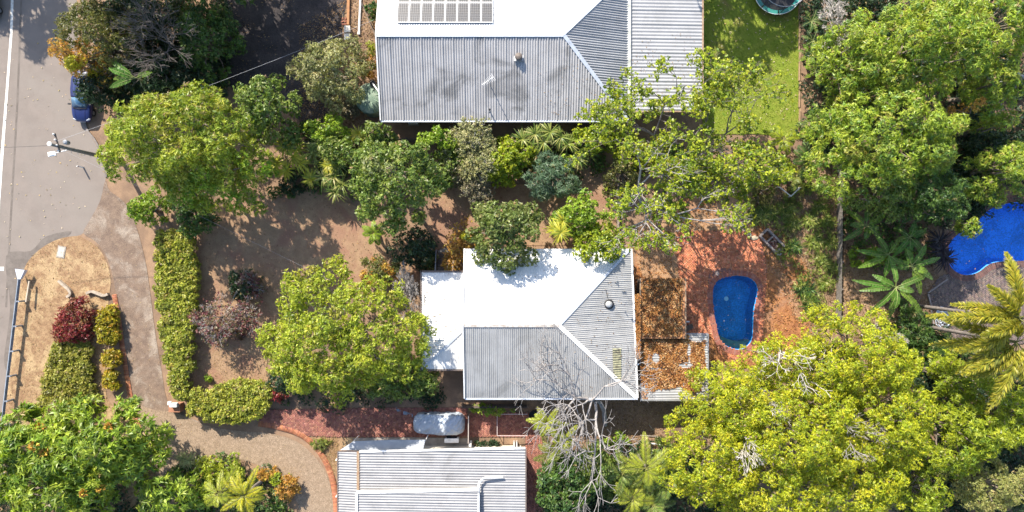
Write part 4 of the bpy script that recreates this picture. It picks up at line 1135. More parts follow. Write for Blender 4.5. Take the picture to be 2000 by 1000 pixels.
# road side, upper left
tree('tree', 178, 70, 88, 82, 7.5, 'rust', 'fine', 'dull olive tree by the road with an orange and yellow lower edge', 'tree', patch=(lambda c: (c[:, 1] < P(0, 88, 6).y) & (c[:, 0] < P(175, 0, 6).x) & (wave(c[:, 0], c[:, 1], 3) > -.35), PAL['orange']), dens=.9)
tree('tree', 140, 104, 46, 30, 8, 'orange', 'fine', 'small orange leaved tree overhanging the road edge', 'tree', rough=.3)
tree('tree', 155, 128, 26, 14, 8, 'gold', 'fine', 'little golden yellow shrub over the back of the blue car', 'shrub', rough=.3, nl=4, trunk=.08)
open_tree('bare_tree', 295, 62, 78, 72, 9.0, 'leafless grey tree with fine twigs above the dark evergreens', 'bare tree', r=.09, levels=5, kids=(3, 5), bark=M_TWIG, rmin=.009, spread=(.25, .7), seed=5)
tree('tree', 330, 150, 105, 60, 5.0, 'dark', 'shrub', 'broad dark evergreen mass below the leafless grey tree', 'tree', cl=.8)
tree('tree', 400, 75, 62, 80, 5.5, 'darkmid', 'spray', 'mid green tree against the dark bitumen driveway', 'tree')
tree('tree', 265, 25, 70, 45, 5.0, 'dark', 'shrub', 'dark green bush at the top edge behind the olive roadside tree', 'tree', cl=.8)
tree('tree', 188, 170, 38, 44, 5.0, 'dark', 'shrub', 'dark feathery bush leaning over the parked blue car', 'shrub', cl=.7)
banana('plantain', 265, 152, 6.0, [(200, 2.2, .5), (145, 2.6, .5), (180, 1.8, .4), (160, 2.4, .8), (20, 1.4, .6)], 'wild banana plant with a few bright paddle leaves between the dark bushes', w=.5)
tree('mango_tree', 325, 270, 152, 108, 12.0, 'mango', 'mango', 'big yellow green mango tree beside the road and power pole', 'tree')
tree('mango_tree', 395, 345, 118, 72, 10.0, 'mango', 'mango', 'lower green side of the roadside canopy above the front yard', 'tree', patch=(lambda c: wave(c[:, 0], c[:, 1], 1) > .1, PAL['bright']))
tree('tree', 510, 210, 66, 72, 7.0, 'mid', 'broad', 'round darker green tree beside the dark bitumen driveway', 'tree', cl=.85)
tree('shrub', 283, 408, 40, 36, 3.2, 'bright', 'spray', 'bright green bush at the corner of the dry verge and driveway', 'shrub')
tree('shrub', 372, 425, 45, 40, 3.0, 'darkmid', 'shrub', 'dark shrub behind the top end of the long hedge', 'shrub')
strap_plant('dracaena', [(556, 285, 3.2), (572, 305, 3), (585, 318, 2.8), (560, 332, 2.6), (538, 318, 3), (580, 290, 2.2)], 'yellow striped strap leaved plant at the right edge of the roadside canopy', 'plant', 'ystrap', 46, 1.0, .12)
# middle band along the northern fence
strap_plant('dracaena', [(607, 350, 2.2)], 'single bright yellow rosette over the dark corner of the yard', 'plant', 'ystrap', 54, 1.05, .13)
strap_plant('dracaena', [(640, 322, 2.4)], 'yellow rosette standing between the strappy bed and the round green tree', 'plant', 'ystrap', 54, 1.0, .13)
strap_plant('dracaena', [(700, 262, 2.2)], 'yellow rosette near the small dark bin by the grey roofed house', 'plant', 'ystrap', 50, .95, .12)
strap_plant('strap_leaf_bed', [(625, 280, 2.6), (640, 268, 2.6), (612, 300, 2.4), (652, 345, 2.2), (668, 360, 2.0), (655, 375, 1.8), (632, 345, 2.3), (648, 295, 2.6), (660, 320, 2.6), (600, 320, 2.0)], 'bed of long arching strap leaves left of the round green tree', 'plant', 'strap', 44, 1.3, .09)
tree('shrub', 640, 250, 42, 34, 3.6, 'bright', 'broad', 'bright green shrub by the foot of the bitumen driveway', 'shrub', cl=.55)
tree('shrub', 735, 258, 36, 28, 4.0, 'mid', 'broad', 'pale green shrub at the corner of the grey roof', 'shrub', cl=.5)
tree('shrub', 690, 298, 85, 38, 4.0, 'mid', 'broad', 'low mixed green shrubbery above the round green tree', 'shrub', cl=.6)
tree('tree', 762, 352, 94, 92, 9.0, 'mid', 'broad', 'round green tree over the middle of the northern boundary', 'tree', cl=.8)
tree('shrub', 860, 276, 48, 30, 4.2, 'bright', 'broad', 'bright lime shrub in the shade strip below the grey roof', 'shrub', cl=.55)
open_tree('twiggy_shrub', 925, 292, 44, 48, 4.4, 'pale grey green twiggy shrub touching the boundary', 'shrub', leaves='olive', sty='shrub', levels=6, r=.05, kids=(3, 4), frac=.6, rmin=.01)
open_tree('twiggy_shrub', 917, 352, 36, 38, 3.0, 'dry olive twiggy shrub above the bare red dirt', 'shrub', leaves='twig', sty='shrub', levels=6, r=.05, kids=(3, 4), frac=.55, rmin=.01)
tree('shrub', 985, 315, 44, 48, 4.0, 'lime', 'broad', 'yellow green shrub between the twiggy shrub and the bluish shrub', 'shrub', cl=.55)
tree('shrub', 1072, 345, 56, 48, 4.0, 'blue', 'narrow', 'bluish green feathery shrub north of the white roof', 'shrub', cl=.6)
strap_plant('dracaena', [(1045, 262, 3.0), (1075, 258, 3.1), (1062, 278, 2.8), (1020, 272, 2.8), (1095, 268, 2.8), (1110, 280, 2.6), (1035, 285, 2.4)], 'spiky strap leaved row below the dark gutter of the grey roof', 'plant', 'strap', 46, 1.15, .09)
strap_plant('dracaena', [(1130, 310, 1.7), (1115, 325, 1.5), (1148, 300, 1.4)], 'spiky strap leaved clump right of the bluish shrub', 'plant', 'strap', 50, 1.1, .1)
tree('shrub', 1160, 270, 52, 30, 3.8, 'lime', 'broad', 'leafy lime shrub at the corner of the grey roof under the open tree', 'shrub', cl=.5, dens=.8)
palm('small_palm', 730, 455, 1.8, 1.15, 14, 'small bright green palm on the dirt below the round green tree', 'bright', lw=.42, lifts=(.3, 1.0))
tree('shrub', 805, 486, 52, 46, 2.6, 'dark', 'shrub', 'dark shaded shrub left of the front steps', 'shrub', cl=.6)
tree('shrub', 838, 505, 20, 30, 1.6, 'rust', 'shrub', 'small yellowish shrub against the left step rail', 'shrub', nl=5, trunk=.04)
tree('shrub', 740, 530, 46, 30, 2.6, 'rust', 'shrub', 'orange tipped shrub above the broad yellow green front tree', 'shrub', patch=(lambda c: wave(c[:, 0] * 2, c[:, 1] * 2, 3) > .1, PAL['orange']), cl=.5)
open_tree('twiggy_shrub', 893, 478, 22, 38, 2.6, 'dry orange twiggy shrub between the steps and the white roof', 'shrub', leaves='orange', sty='shrub', levels=5, r=.04, kids=(3, 4), frac=.6, rmin=.009)
tree('shrub', 908, 465, 22, 14, 2.6, 'gold', 'broad', 'small golden croton bush at the corner of the white roof', 'shrub', cl=.35, nl=4, trunk=.04)
tree('tree', 992, 455, 78, 74, 6.8, 'house', 'broad', 'dense dark leaved tree overhanging the north eave of the white roof', 'tree', cl=.75)
tree('shrub', 1140, 425, 58, 48, 4.8, 'bright', 'broad', 'bright green small tree over the white roof beside the yellow rosette', 'shrub', cl=.55, gap=.15)
tree('tree', 1172, 480, 52, 48, 5.2, 'lime', 'broad', 'lime green tree casting its shadow over the hip of the white roof', 'tree', cl=.5, gap=.15, dens=.85)
strap_plant('dracaena', [(1095, 455, 4.4), (1082, 448, 4.0), (1100, 432, 3.8)], 'yellow striped strap plant between the two trees at the white roof', 'plant', 'ystrap', 46, 1.0, .11)
# sparse trees by the lawn and pool
open_tree('open_tree', 1275, 250, 130, 145, 10.0, 'open sparse tree with pale branches over the east end of the grey roof', 'tree', base=P(1285, 372, 0)[:2], leaves='lime', sty='broad', levels=7, kids=(2, 3), r=.18, per=1, frac=1.0, bark=M_TWIG, spread=(.3, .75), size=1.05)
open_tree('open_tree', 1410, 235, 115, 110, 9.0, 'open sparse tree with pale branches over the sunny lawn', 'tree', base=P(1370, 330, 0)[:2], leaves='lime', sty='broad', levels=7, kids=(2, 3), r=.16, per=1, frac=.75, bark=M_TWIG, spread=(.3, .8), size=1.05)
open_tree('open_tree', 1300, 388, 120, 104, 10.5, 'nearly bare pale branched tree shading the shed and pool paving', 'tree', base=P(1296, 395, 0)[:2], leaves='lime', sty='broad', levels=7, kids=(2, 3), r=.26, per=2, frac=.3, bark=M_GREYBARK, spread=(.35, .9))
open_tree('open_tree', 1440, 330, 95, 60, 7.5, 'sparse tree with crooked white limbs behind the pool paving', 'tree', base=P(1430, 345, 0)[:2], leaves='lime', sty='broad', levels=7, kids=(2, 3), r=.18, per=2, frac=.2, bark=M_GREYBARK, spread=(.35, .9))
tree('shrub', 1250, 300, 60, 30, 2.4, 'lime', 'broad', 'low mixed undergrowth beneath the open sparse tree', 'shrub', cl=.5, dens=.6, gap=.3)
tree('shrub', 1365, 335, 60, 26, 2.2, 'darkmid', 'broad', 'dark undergrowth along the boundary behind the pool yard', 'shrub', cl=.45, dens=.6, gap=.25)
tree('shrub', 1210, 345, 36, 40, 2.6, 'rust', 'shrub', 'browning shrub beside the timber retaining edge', 'shrub', cl=.45, dens=.6, gap=.3)
# garden right of the pool
for (x, y, L_, n, lab) in [(1478, 420, 1.0, 60, 'at the left end above the stone bed'), (1500, 412, 1.0, 60, 'just above the stone bed'), (1535, 405, 1.0, 60, 'below the white V of pipes'), (1545, 432, .95, 55, 'right of the stone bed'), (1548, 478, .9, 70, 'dark green at the lower corner of the stone bed'),
                           (1580, 425, .8, 60, 'in the middle of the boundary garden'), (1600, 400, .8, 60, 'bright and low by the boundary fence'), (1615, 430, .8, 60, 'right beside the boundary fence'), (1590, 465, .9, 60, 'on the dry slope below the bright clumps'), (1620, 470, .8, 55, 'dry and thin beside the fence'),
                           (1605, 505, .9, 55, 'half way down the boundary fence'), (1628, 520, .8, 50, 'against the fence near the banana plants'), (1572, 560, 1.0, 80, 'dark and spiky at the red soil edge'), (1585, 590, 1.0, 80, 'dark and spiky nearest the yellow tree'), (1610, 550, .8, 50, 'dry by the fence above the yellow tree')]:
    strap_plant('strap_leaf_clump', [(x, y, .15), (x + 9, y + 6, .12), (x - 7, y + 7, .12)], 'strap leaved clump ' + lab, 'plant', 'strap' if 'dark' not in lab else 'darkmid', n // 2 + 14, L_, .075, 'strap leaved clumps in the boundary garden', lift=1.1)
palm('small_palm', 1530, 272, 2.6, 1.5, 13, 'yellow green small palm at the end of the lawn', 'lime', lw=.5)
palm('small_palm', 1522, 322, 2.6, 1.5, 14, 'golden small palm above the white V of pipes', 'lime', lw=.5)
palm('small_palm', 1580, 312, 3.0, 1.5, 13, 'dark green small palm near the fence corner', 'darkmid', lw=.5)
palm('small_palm', 1555, 345, 2.2, 1.3, 12, 'fan of pale palm fronds between two small palms', 'strap', lw=.5)
tree('shrub', 1605, 240, 38, 32, 3.6, 'mid', 'spray', 'loose green shrub at the lower end of the lawn edging', 'shrub', cl=.6, gap=.2)
tree('shrub', 1485, 372, 38, 34, 2.0, 'rust', 'narrow', 'tangled dry shrub between the sandy patch and the white V of pipes', 'shrub', cl=.45, gap=.25, dens=.6)
for (x, y, n, lab) in [(1585, 42, 9, 'at the top beside the trampoline'), (1588, 80, 8, 'in the shade beside the lawn edging'), (1580, 108, 8, 'with bright sunlit leaves beside the lawn'), (1592, 140, 7, 'with one pale leaf at the lower end of the row')]:
    banana('broad_leaf_plant', x, y, 1.3, [(k * 137 + 20, 1.15, .7) for k in range(n)], 'broad leaved philodendron plant ' + lab, 'broad leaved plants beside the lawn', .42, 'bright' if 'bright' in lab or 'pale' in lab else 'darkmid', 'plant')
# big trees, right
tree('mango_tree', 1742, 265, 150, 118, 10.5, 'mangoR', 'mango', 'big round mango tree right of the lawn above the banana plants', 'tree', dens=1.0)
tree('mango_tree', 1830, 385, 78, 66, 8.0, 'darkmid', 'mango', 'shaded dark green lower tree left of the bright blue pool', 'tree')
tree('mango_tree', 1745, 380, 70, 55, 7.5, 'mid', 'mango', 'greyer green lower bough side above the banana leaves', 'tree')
tree('mango_tree', 1830, 80, 160, 105, 11.5, 'mangoR', 'mango', 'largest bright mango tree at the upper right with rusty tufts', 'tree', dens=1.0)
tree('mango_tree', 1680, 110, 60, 85, 9.5, 'mangoR', 'mango', 'olive tinged mango tree beside the bare twigs at the upper right', 'tree')
tree('mango_tree', 1965, 45, 70, 75, 11.0, 'mangoR', 'mango', 'bright mango tree in the top right corner', 'tree')
tree('mango_tree', 1955, 165, 60, 55, 9.0, 'mangoR', 'mango', 'mango tree at the right edge above exposed grey limbs', 'tree')
tree('tree', 1972, 330, 55, 62, 7.0, 'mangoR', 'mango', 'yellow green tree at the right edge over the bright blue pool', 'tree')
tree('tree', 1945, 245, 28, 24, 6.0, 'mangoR', 'mango', 'small tuft of green foliage in the dark gap at the right', 'tree', nl=5)
tree('tree', 1935, 300, 45, 60, 3.0, 'dark', 'shrub', 'deep shaded understorey between the right hand mango trees', 'shrub', cl=.6)
tree('tree', 1893, 440, 26, 20, 4.5, 'mangoR', 'spray', 'little yellow green branch hanging over the edge of the bright blue pool', 'tree', nl=6)
tree('tree', 1883, 212, 24, 18, 7.5, 'orange', 'fine', 'rusty orange dead tuft in the dark gap of the mango trees', 'tree', nl=4, trunk=.08)
lim = thing('tree_limb', P(1945, 190, 5), 'thick crooked grey limb showing in the gap at the right edge', 'branch')
rngL = np.random.RandomState(7)
sg = []
for a, b_, r0, r1 in (((2010, 150, 7), (1955, 178, 6.5), .16, .13), ((1955, 178, 6.5), (1920, 195, 6.0), .12, .05), ((1955, 178, 6.5), (1950, 215, 5.5), .11, .05), ((2010, 160, 7), (1985, 140, 7.5), .15, .08)): sg += bend(P(*a), P(*b_), r0, r1, rngL, 4, .1)
sg += bend((P(2010, 155, 7).x, P(2010, 155, 7).y, 0), P(2010, 155, 7), .3, .18, rngL, 3, 0)
tv, tq = tubes_np(sg, 8); link('bark', np_mesh('bark', tv - np.array(lim.location), tq, M_GREYBARK), lim)
open_tree('bare_tree', 1648, 62, 38, 62, 7.0, 'patch of leafless pale twigs left of the upper right mango trees', 'bare tree', r=.07, levels=7, kids=(2, 4), bark=M_PALEBARK, rmin=.013)
# bananas
bg_ = 'banana plants beside the bright blue pool'
banana('banana_plant', 1750, 561, 3.4, [(172, 3.1, .35), (185, 2.6, .3), (228, 2.7, .35), (263, 2.6, .3), (318, 2.8, .35), (22, 2.9, .4), (100, 2.6, .45), (345, 1.6, .7)], 'largest star shaped banana plant in front of the others', bg_)
banana('banana_plant', 1780, 520, 3.2, [(52, 2.2, .4), (15, 2.7, .35), (290, 2.4, .4), (310, 1.6, .7), (330, 2.2, .5), (160, 1.8, .5)], 'banana plant whose leaves reach towards the dark spiky plant', bg_)
banana('banana_plant', 1735, 498, 3.0, [(172, 2.4, .35), (205, 2.4, .35), (120, 1.9, .5), (260, 1.8, .5), (60, 1.6, .7)], 'banana plant pointing left across the dark soil', bg_)
banana('banana_plant', 1692, 440, 2.8, [(140, 1.9, .4), (215, 2.1, .4), (90, 2.1, .5), (30, 1.8, .45), (320, 1.7, .5)], 'banana plant nearest the boundary fence', bg_)
banana('banana_plant', 1777, 463, 2.8, [(230, 2.0, .4), (20, 1.5, .5), (310, 1.8, .4), (150, 1.6, .6), (265, 1.6, .5)], 'banana plant tucked under the dark mango bough', bg_)
PAL['bronze'] = [G(.03, .022, .03, 3), G(.05, .04, .045, 1)]
strap_plant('bromeliad', [(1838, 490, .9), (1846, 505, .8), (1835, 470, .9)], 'dark purple black spiky plant at the edge of the bright blue pool', 'plant', 'bronze', 40, 1.3, .13)
tree('shrub', 1700, 500, 40, 22, 1.4, 'bright', 'shrub', 'low bright plants beneath the banana leaves', 'shrub', cl=.4, gap=.3, nl=5, trunk=.04)
tree('shrub', 1790, 650, 48, 55, 2.0, 'darkmid', 'narrow', 'dark weedy shrub below the big banana star', 'shrub', cl=.5, dens=.8)
tree('shrub', 1850, 690, 50, 36, 2.0, 'darkmid', 'narrow', 'dark weedy growth left of the foxtail palms', 'shrub', cl=.5, dens=.8)
# foxtail palms, right edge
PAL['fox'] = [G(.36, .32, .03, 3), G(.28, .27, .03, 2), G(.17, .19, .03, 2), G(.42, .36, .06, 1)]
palm('foxtail_palm', 1990, 622, 12.0, 4.3, 13, 'yellow foxtail palm with bushy plumes reaching left over the paving', 'fox', plume=True, lw=.66, angles=[math.radians(a) for a in (182, 160, 196, 172, 210, 140, 232, 100, 60, 30, 0, 300, 330)], lifts=(.25, .8), arch=.75)
palm('foxtail_palm', 1985, 668, 11.0, 4.0, 10, 'lower foxtail palm with plumes pointing left and down', 'fox', plume=True, lw=.66, angles=[math.radians(a) for a in (178, 190, 222, 246, 204, 280, 320, 20, 110, 168)], lifts=(.2, .7), arch=.8)
# yellow trees, lower right
tree('yellow_tree', 1580, 722, 118, 70, 9.0, 'yellow', 'fine', 'yellow flowering looking tree with bare white limbs below the pool', 'tree', gap=.12, dens=.95)
tree('yellow_tree', 1690, 700, 110, 110, 10.0, 'yellow', 'fine', 'dense bright yellow tree right of the pool and below the bananas', 'tree')
tree('yellow_tree', 1440, 792, 96, 82, 8.5, 'yellow', 'fine', 'yellow green tree hanging over the rear iron roof', 'tree')
tree('yellow_tree', 1395, 905, 98, 95, 9.0, 'yellow', 'fine', 'lower yellow tree beside the palm clump', 'tree')
tree('yellow_tree', 1570, 850, 130, 110, 11.0, 'yellow', 'fine', 'tallest yellow tree in the middle of the lower right canopy', 'tree')
tree('yellow_tree', 1530, 960, 130, 75, 9.5, 'yellow', 'fine', 'golden tree at the bottom edge of the lower right canopy', 'tree')
tree('yellow_tree', 1730, 830, 110, 100, 10.5, 'yellow', 'fine', 'bright golden tree left of the lime green corner trees', 'tree')
tree('yellow_tree', 1690, 945, 100, 80, 9.0, 'yellow', 'fine', 'olive gold tree near the bottom right with a dark gap beside it', 'tree')
tree('lime_tree', 1880, 740, 70, 48, 8.0, 'lime', 'mango', 'lime green tree below the foxtail palms', 'tree')
tree('lime_tree', 1880, 850, 95, 90, 9.5, 'lime', 'mango', 'large lime green tree at the lower right', 'tree')
tree('lime_tree', 1975, 820, 60, 75, 9.0, 'lime', 'mango', 'lime green tree at the right edge of the lower right corner', 'tree')
tree('lime_tree', 1800, 960, 60, 60, 7.5, 'lime', 'mango', 'green tree beside the dark gap at the bottom edge', 'tree')
tree('pale_tree', 1945, 955, 70, 60, 8.0, 'feather', 'fine', 'pale feathery khaki tree in the bottom right corner', 'tree')
open_tree('bare_tree', 1565, 718, 80, 42, 11.0, 'bare white limbs sticking out of the yellow tree below the pool', 'bare tree', r=.2, levels=6, kids=(2, 3), bark=M_PALEBARK, rmin=.016, spread=(.4, .9))
open_tree('bare_tree', 1485, 845, 50, 70, 10.6, 'greyish dead twigs in the middle of the yellow canopy', 'bare tree', r=.09, levels=7, kids=(2, 3), bark=M_PALEBARK, rmin=.014)
open_tree('bare_tree', 1735, 665, 40, 26, 5.5, 'dry dead twigs above the dense yellow tree', 'bare tree', r=.06, levels=6, kids=(2, 3), bark=M_PALEBARK, rmin=.013)
open_tree('bare_tree', 1700, 860, 60, 45, 11.9, 'thin dry branches among the golden tree leaves', 'bare tree', r=.07, levels=6, kids=(2, 3), bark=M_GREYBARK, rmin=.013)
tree('shrub', 1300, 905, 26, 55, 3.0, 'mid', 'shrub', 'green shrub strip between the palm clump and the yellow tree', 'shrub', cl=.5)
# bottom middle
open_tree('bare_tree', 1142, 762, 120, 160, 9.0, 'large leafless tree with pale limbs by the corner of the white house', 'bare tree', base=P(1182, 830, 0)[:2], r=.22, levels=6, kids=(3, 3), bark=M_GREYBARK, rmin=.012, spread=(.3, .85), seed=81)
PAL['cane'] = [G(.30, .33, .03, 3), G(.24, .28, .03, 2), G(.36, .36, .05, 1)]
palm('cane_palm', 1068, 826, 3.6, 1.5, 16, 'yellow green cane palm at the end of the brick path', 'cane', lw=.42, lifts=(.35, 1.15))
palm('cane_palm', 1102, 860, 3.2, 1.5, 15, 'second cane palm beneath the leafless tree branches', 'cane', lw=.42, lifts=(.35, 1.15))
palm('cane_palm', 1075, 885, 2.6, 1.6, 10, 'lower dark cane palm near the corner of the zinc roof', 'strap', lw=.5)
strap_plant('dracaena', [(1090, 905, 1.6), (1110, 915, 1.7), (1075, 912, 1.4), (1130, 900, 1.6), (1100, 890, 1.8), (1150, 885, 1.6)], 'dark spiky plants below the leafless tree', 'plant', 'darkmid', 48, 1.2, .09)
tree('tree', 1110, 955, 62, 66, 5.0, 'darkmid', 'broad', 'dark green tree right of the zinc roofed house', 'tree', cl=.7)
tree('tree', 1165, 925, 44, 50, 4.5, 'mid', 'broad', 'pale flecked bush left of the palm clump', 'tree', cl=.6)
tree('shrub', 1205, 862, 30, 16, 1.4, 'bright', 'spray', 'bright weeds in the shade under the leafless tree', 'shrub', cl=.35, gap=.3, nl=5, trunk=.03)
for (x, y, h, n, l, lab) in [(1262, 915, 4.5, 13, 2.2, 'tallest palm in the clump with a folded yellow frond'), (1215, 925, 3.6, 12, 2.0, 'left palm of the bottom clump'), (1235, 975, 3.4, 12, 2.0, 'bottom palm of the clump with bright broad fronds'), (1300, 945, 4.0, 12, 2.1, 'right palm of the bottom clump touching the yellow tree'), (1275, 985, 3.2, 11, 1.9, 'palm at the bottom edge between the clump and the yellow tree')]:
    palm('clump_palm', x, y, h, l, n, lab, 'cane' if 'bright' in lab or 'tallest' in lab else 'mid', group='palms at the bottom edge', lw=.6)
tree('shrub', 1245, 955, 70, 45, 2.2, 'mid', 'narrow', 'green undergrowth beneath the bottom palm clump', 'shrub', cl=.5, dens=.7)
# lower left
TF = ('orange', 5, 1.5, 'flower')
tree('tulip_tree', 150, 880, 150, 92, 8.0, 'tulip', 'big', 'dark green tulip tree with orange flowers at the lower left', 'tree', flowers=TF)
tree('tulip_tree', 40, 860, 90, 62, 7.5, 'tulip', 'big', 'tulip tree in the lower left corner beside the guard rail', 'tree')
tree('tulip_tree', 90, 965, 130, 70, 7.5, 'tulip', 'big', 'yellow green tulip tree at the bottom left edge', 'tree', flowers=('orange', 2, 1.3, 'flower'))
tree('tulip_tree', 330, 970, 75, 46, 5.5, 'tulip', 'big', 'lower green tree beside the yellow palm at the bottom edge', 'tree')
tree('shrub', 62, 800, 24, 18, 3.5, 'tulip', 'big', 'small green sprig at the foot of the guard rail', 'shrub', nl=5, trunk=.06)
PAL['ypalm'] = [G(.42, .38, .02, 3), G(.34, .34, .03, 2), G(.25, .28, .03, 1)]
palm('yellow_palm', 478, 968, 4.2, 2.1, 19, 'bright yellow palm in the island bed of the driveway', 'ypalm', lw=.5, lifts=(.3, 1.1))
palm('cane_palm', 428, 965, 3.8, 2.0, 12, 'green palm left of the bright yellow palm', 'cane', lw=.55)
strap_plant('dracaena', [(370, 900, 1.0), (385, 907, .9), (358, 895, .8)], 'pale silvery spiky plant at the tip of the island bed', 'plant', 'pale', 60, .9, .06)
tree('shrub', 430, 920, 52, 30, 2.2, 'centre', 'spray', 'mixed yellow shrubbery in the island bed of the driveway', 'shrub', cl=.5)
tree('shrub', 517, 928, 26, 16, 1.5, 'orange', 'shrub', 'orange rust coloured shrub at the top of the island bed', 'shrub', cl=.35, nl=6, trunk=.04)
tree('shrub', 558, 955, 22, 28, 1.6, 'orange', 'shrub', 'orange rust coloured shrub on the right side of the island bed', 'shrub', cl=.35, nl=6, trunk=.04)
tree('shrub', 540, 938, 18, 16, 1.5, 'lime', 'shrub', 'little lime shrub between the two rust coloured shrubs', 'shrub', cl=.35, nl=6, trunk=.04)
# hedges and the front garden
hedge('hedge', spline([(305, 456), (345, 450), (376, 456), (381, 540), (380, 640), (374, 700), (372, 740), (362, 776), (340, 782), (328, 730), (316, 660), (306, 580), (303, 510)], 3), 1.7, 'hedge', 'long clipped yellow green hedge between the driveway and front yard')
hedge('hedge', spline([(362, 786), (368, 762), (390, 758), (410, 765), (428, 750), (470, 744), (520, 745), (530, 770), (520, 805), (495, 820), (430, 828), (395, 815), (364, 806)], 3), 1.5, 'hedge', 'rounded yellow green hedge mound at the driveway corner')
hedge('hedge', spline([(102, 668), (130, 660), (168, 668), (176, 720), (178, 800), (130, 812), (72, 806), (76, 770), (90, 715)], 3), 1.0, 'vergeh', 'wide low dull green hedge on the dry verge below the red bush')
gh = 'clipped golden bushes in a row by the driveway'
for outline, lab in [([(190, 602), (205, 596), (222, 604), (226, 640), (224, 672), (206, 678), (190, 668), (188, 635)], 'long golden bush at the top of the row beside the red bush'), ([(200, 684), (214, 680), (228, 690), (228, 712), (216, 720), (200, 716)], 'middle golden bush of the row beside the driveway'), ([(200, 728), (214, 722), (229, 732), (228, 756), (214, 763), (200, 752)], 'lowest golden bush of the row beside the driveway')]:
    hedge('clipped_bush', spline(outline, 3), 1.3, 'goldh', lab, cat='bush', group=gh, round_=.6)
hedge('red_bush', spline([(100, 640), (112, 610), (132, 580), (152, 572), (172, 585), (176, 620), (170, 655), (135, 668), (104, 668)], 3), 1.7, 'red', 'dark red leaved bush on the dry verge', 'shrub', 'bush', round_=1.0)
open_tree('purple_bush', 432, 603, 58, 60, 3.0, 'half bare purple bush with grey twigs in the front yard', 'bush', leaves='purple', sty='shrub', levels=6, r=.05, kids=(2, 4), frac=.3, bark=M_GREYBARK, rmin=.010)
tree('shrub', 474, 556, 36, 28, 1.8, 'dark', 'shrub', 'dark green bush behind the half bare purple bush', 'shrub', cl=.5, gap=.2)
tree('shrub', 440, 640, 36, 26, 1.4, 'purple', 'shrub', 'low reddish growth under the half bare purple bush', 'shrub', cl=.4, gap=.3, nl=5, trunk=.03)
tree('front_tree', 662, 655, 164, 132, 9.5, 'centre', 'spray', 'broad yellow green tree filling the front yard left of the verandah', 'tree', rough=.2)
tree('shrub', 780, 745, 80, 45, 3.2, 'mid', 'spray', 'green lower growth at the foot of the broad front tree', 'shrub', cl=.6)
tree('shrub', 560, 740, 44, 40, 2.4, 'dark', 'shrub', 'dark shaded shrub under the left side of the broad front tree', 'shrub', cl=.5)
tree('shrub', 542, 775, 22, 14, 1.2, 'red', 'shrub', 'small dark red plants right of the rounded hedge mound', 'shrub', cl=.3, nl=5, trunk=.03)
open_tree('twiggy_shrub', 803, 570, 26, 50, 4.0, 'bare grey twigs between the broad front tree and the verandah', 'bare shrub', r=.06, levels=6, kids=(3, 4), bark=M_GREYBARK, rmin=.012)
tree('shrub', 960, 803, 46, 10, 1.5, 'bright', 'spray', 'straggling green creeper along the wall by the covered car', 'shrub', cl=.35, nl=6, trunk=.03)
tree('grass_tuft', 622, 868, 20, 10, .5, 'strap', 'narrow', 'rough grass tuft at the corner of the zinc roofed house', 'grass', cl=.25, nl=3, trunk=.02)
tree('shrub', 408, 738, 9, 7, .6, 'bright', 'shrub', 'tiny bright green plant between the two hedges', 'plant', cl=.25, nl=3, trunk=.02)
tree('shrub', 950, 868, 34, 8, .6, 'dark', 'shrub', 'dark low plants along the path beside the zinc roof', 'shrub', cl=.25, nl=4, trunk=.02)
# left of the grey roof
tree('olive_tree', 640, 130, 72, 72, 6.0, 'olive', 'shrub', 'pale silvery olive tree between the bitumen and the grey roof', 'tree', cl=.75, gap=.12, rough=.2, dens=.9)
tree('shrub', 724, 95, 12, 14, 2.2, 'cane', 'fine', 'small bright yellow green conifer at the wall of the grey roofed house', 'shrub', cl=.35, nl=4, trunk=.04)
tree('shrub', 720, 130, 18, 26, 1.8, 'rust', 'shrub', 'brownish shrub against the wall above the water tank', 'shrub', cl=.4, gap=.2, nl=5, trunk=.04, patch=(lambda c: wave(c[:, 0] * 2, c[:, 1] * 2, 3) > .1, PAL['orange']))
strap_plant('dry_plant', [(717, 212, .8)], 'dry brown spiky plant beside the green water tank', 'plant', 'orange', 40, .8, .07)
open_tree('twiggy_shrub', 662, 205, 24, 18, 1.8, 'dry brown twiggy bush below the silvery olive tree', 'shrub', leaves='twig', sty='shrub', levels=5, r=.03, kids=(3, 4), frac=.4, rmin=.009)
tree('shrub', 728, 20, 16, 22, 1.8, 'darkmid', 'broad', 'leafy shrub by the wall at the top edge beside the white pipe', 'shrub', cl=.4, nl=4, trunk=.04)
# trees beyond the upper edge whose shade falls into view
tree('shade_tree', 190, -165, 150, 118, 12.5, 'darkmid', 'big', 'tall shade tree just beyond the top left of the picture', 'tree')
tree('shade_tree', 1400, -250, 130, 110, 10.0, 'darkmid', 'big', 'tall shade tree beyond the lawn at the top of the picture', 'tree', gap=.2)
tree('shade_tree', 375, -175, 150, 150, 11.0, 'darkmid', 'big', 'tall shade tree beyond the top of the bitumen driveway', 'tree')

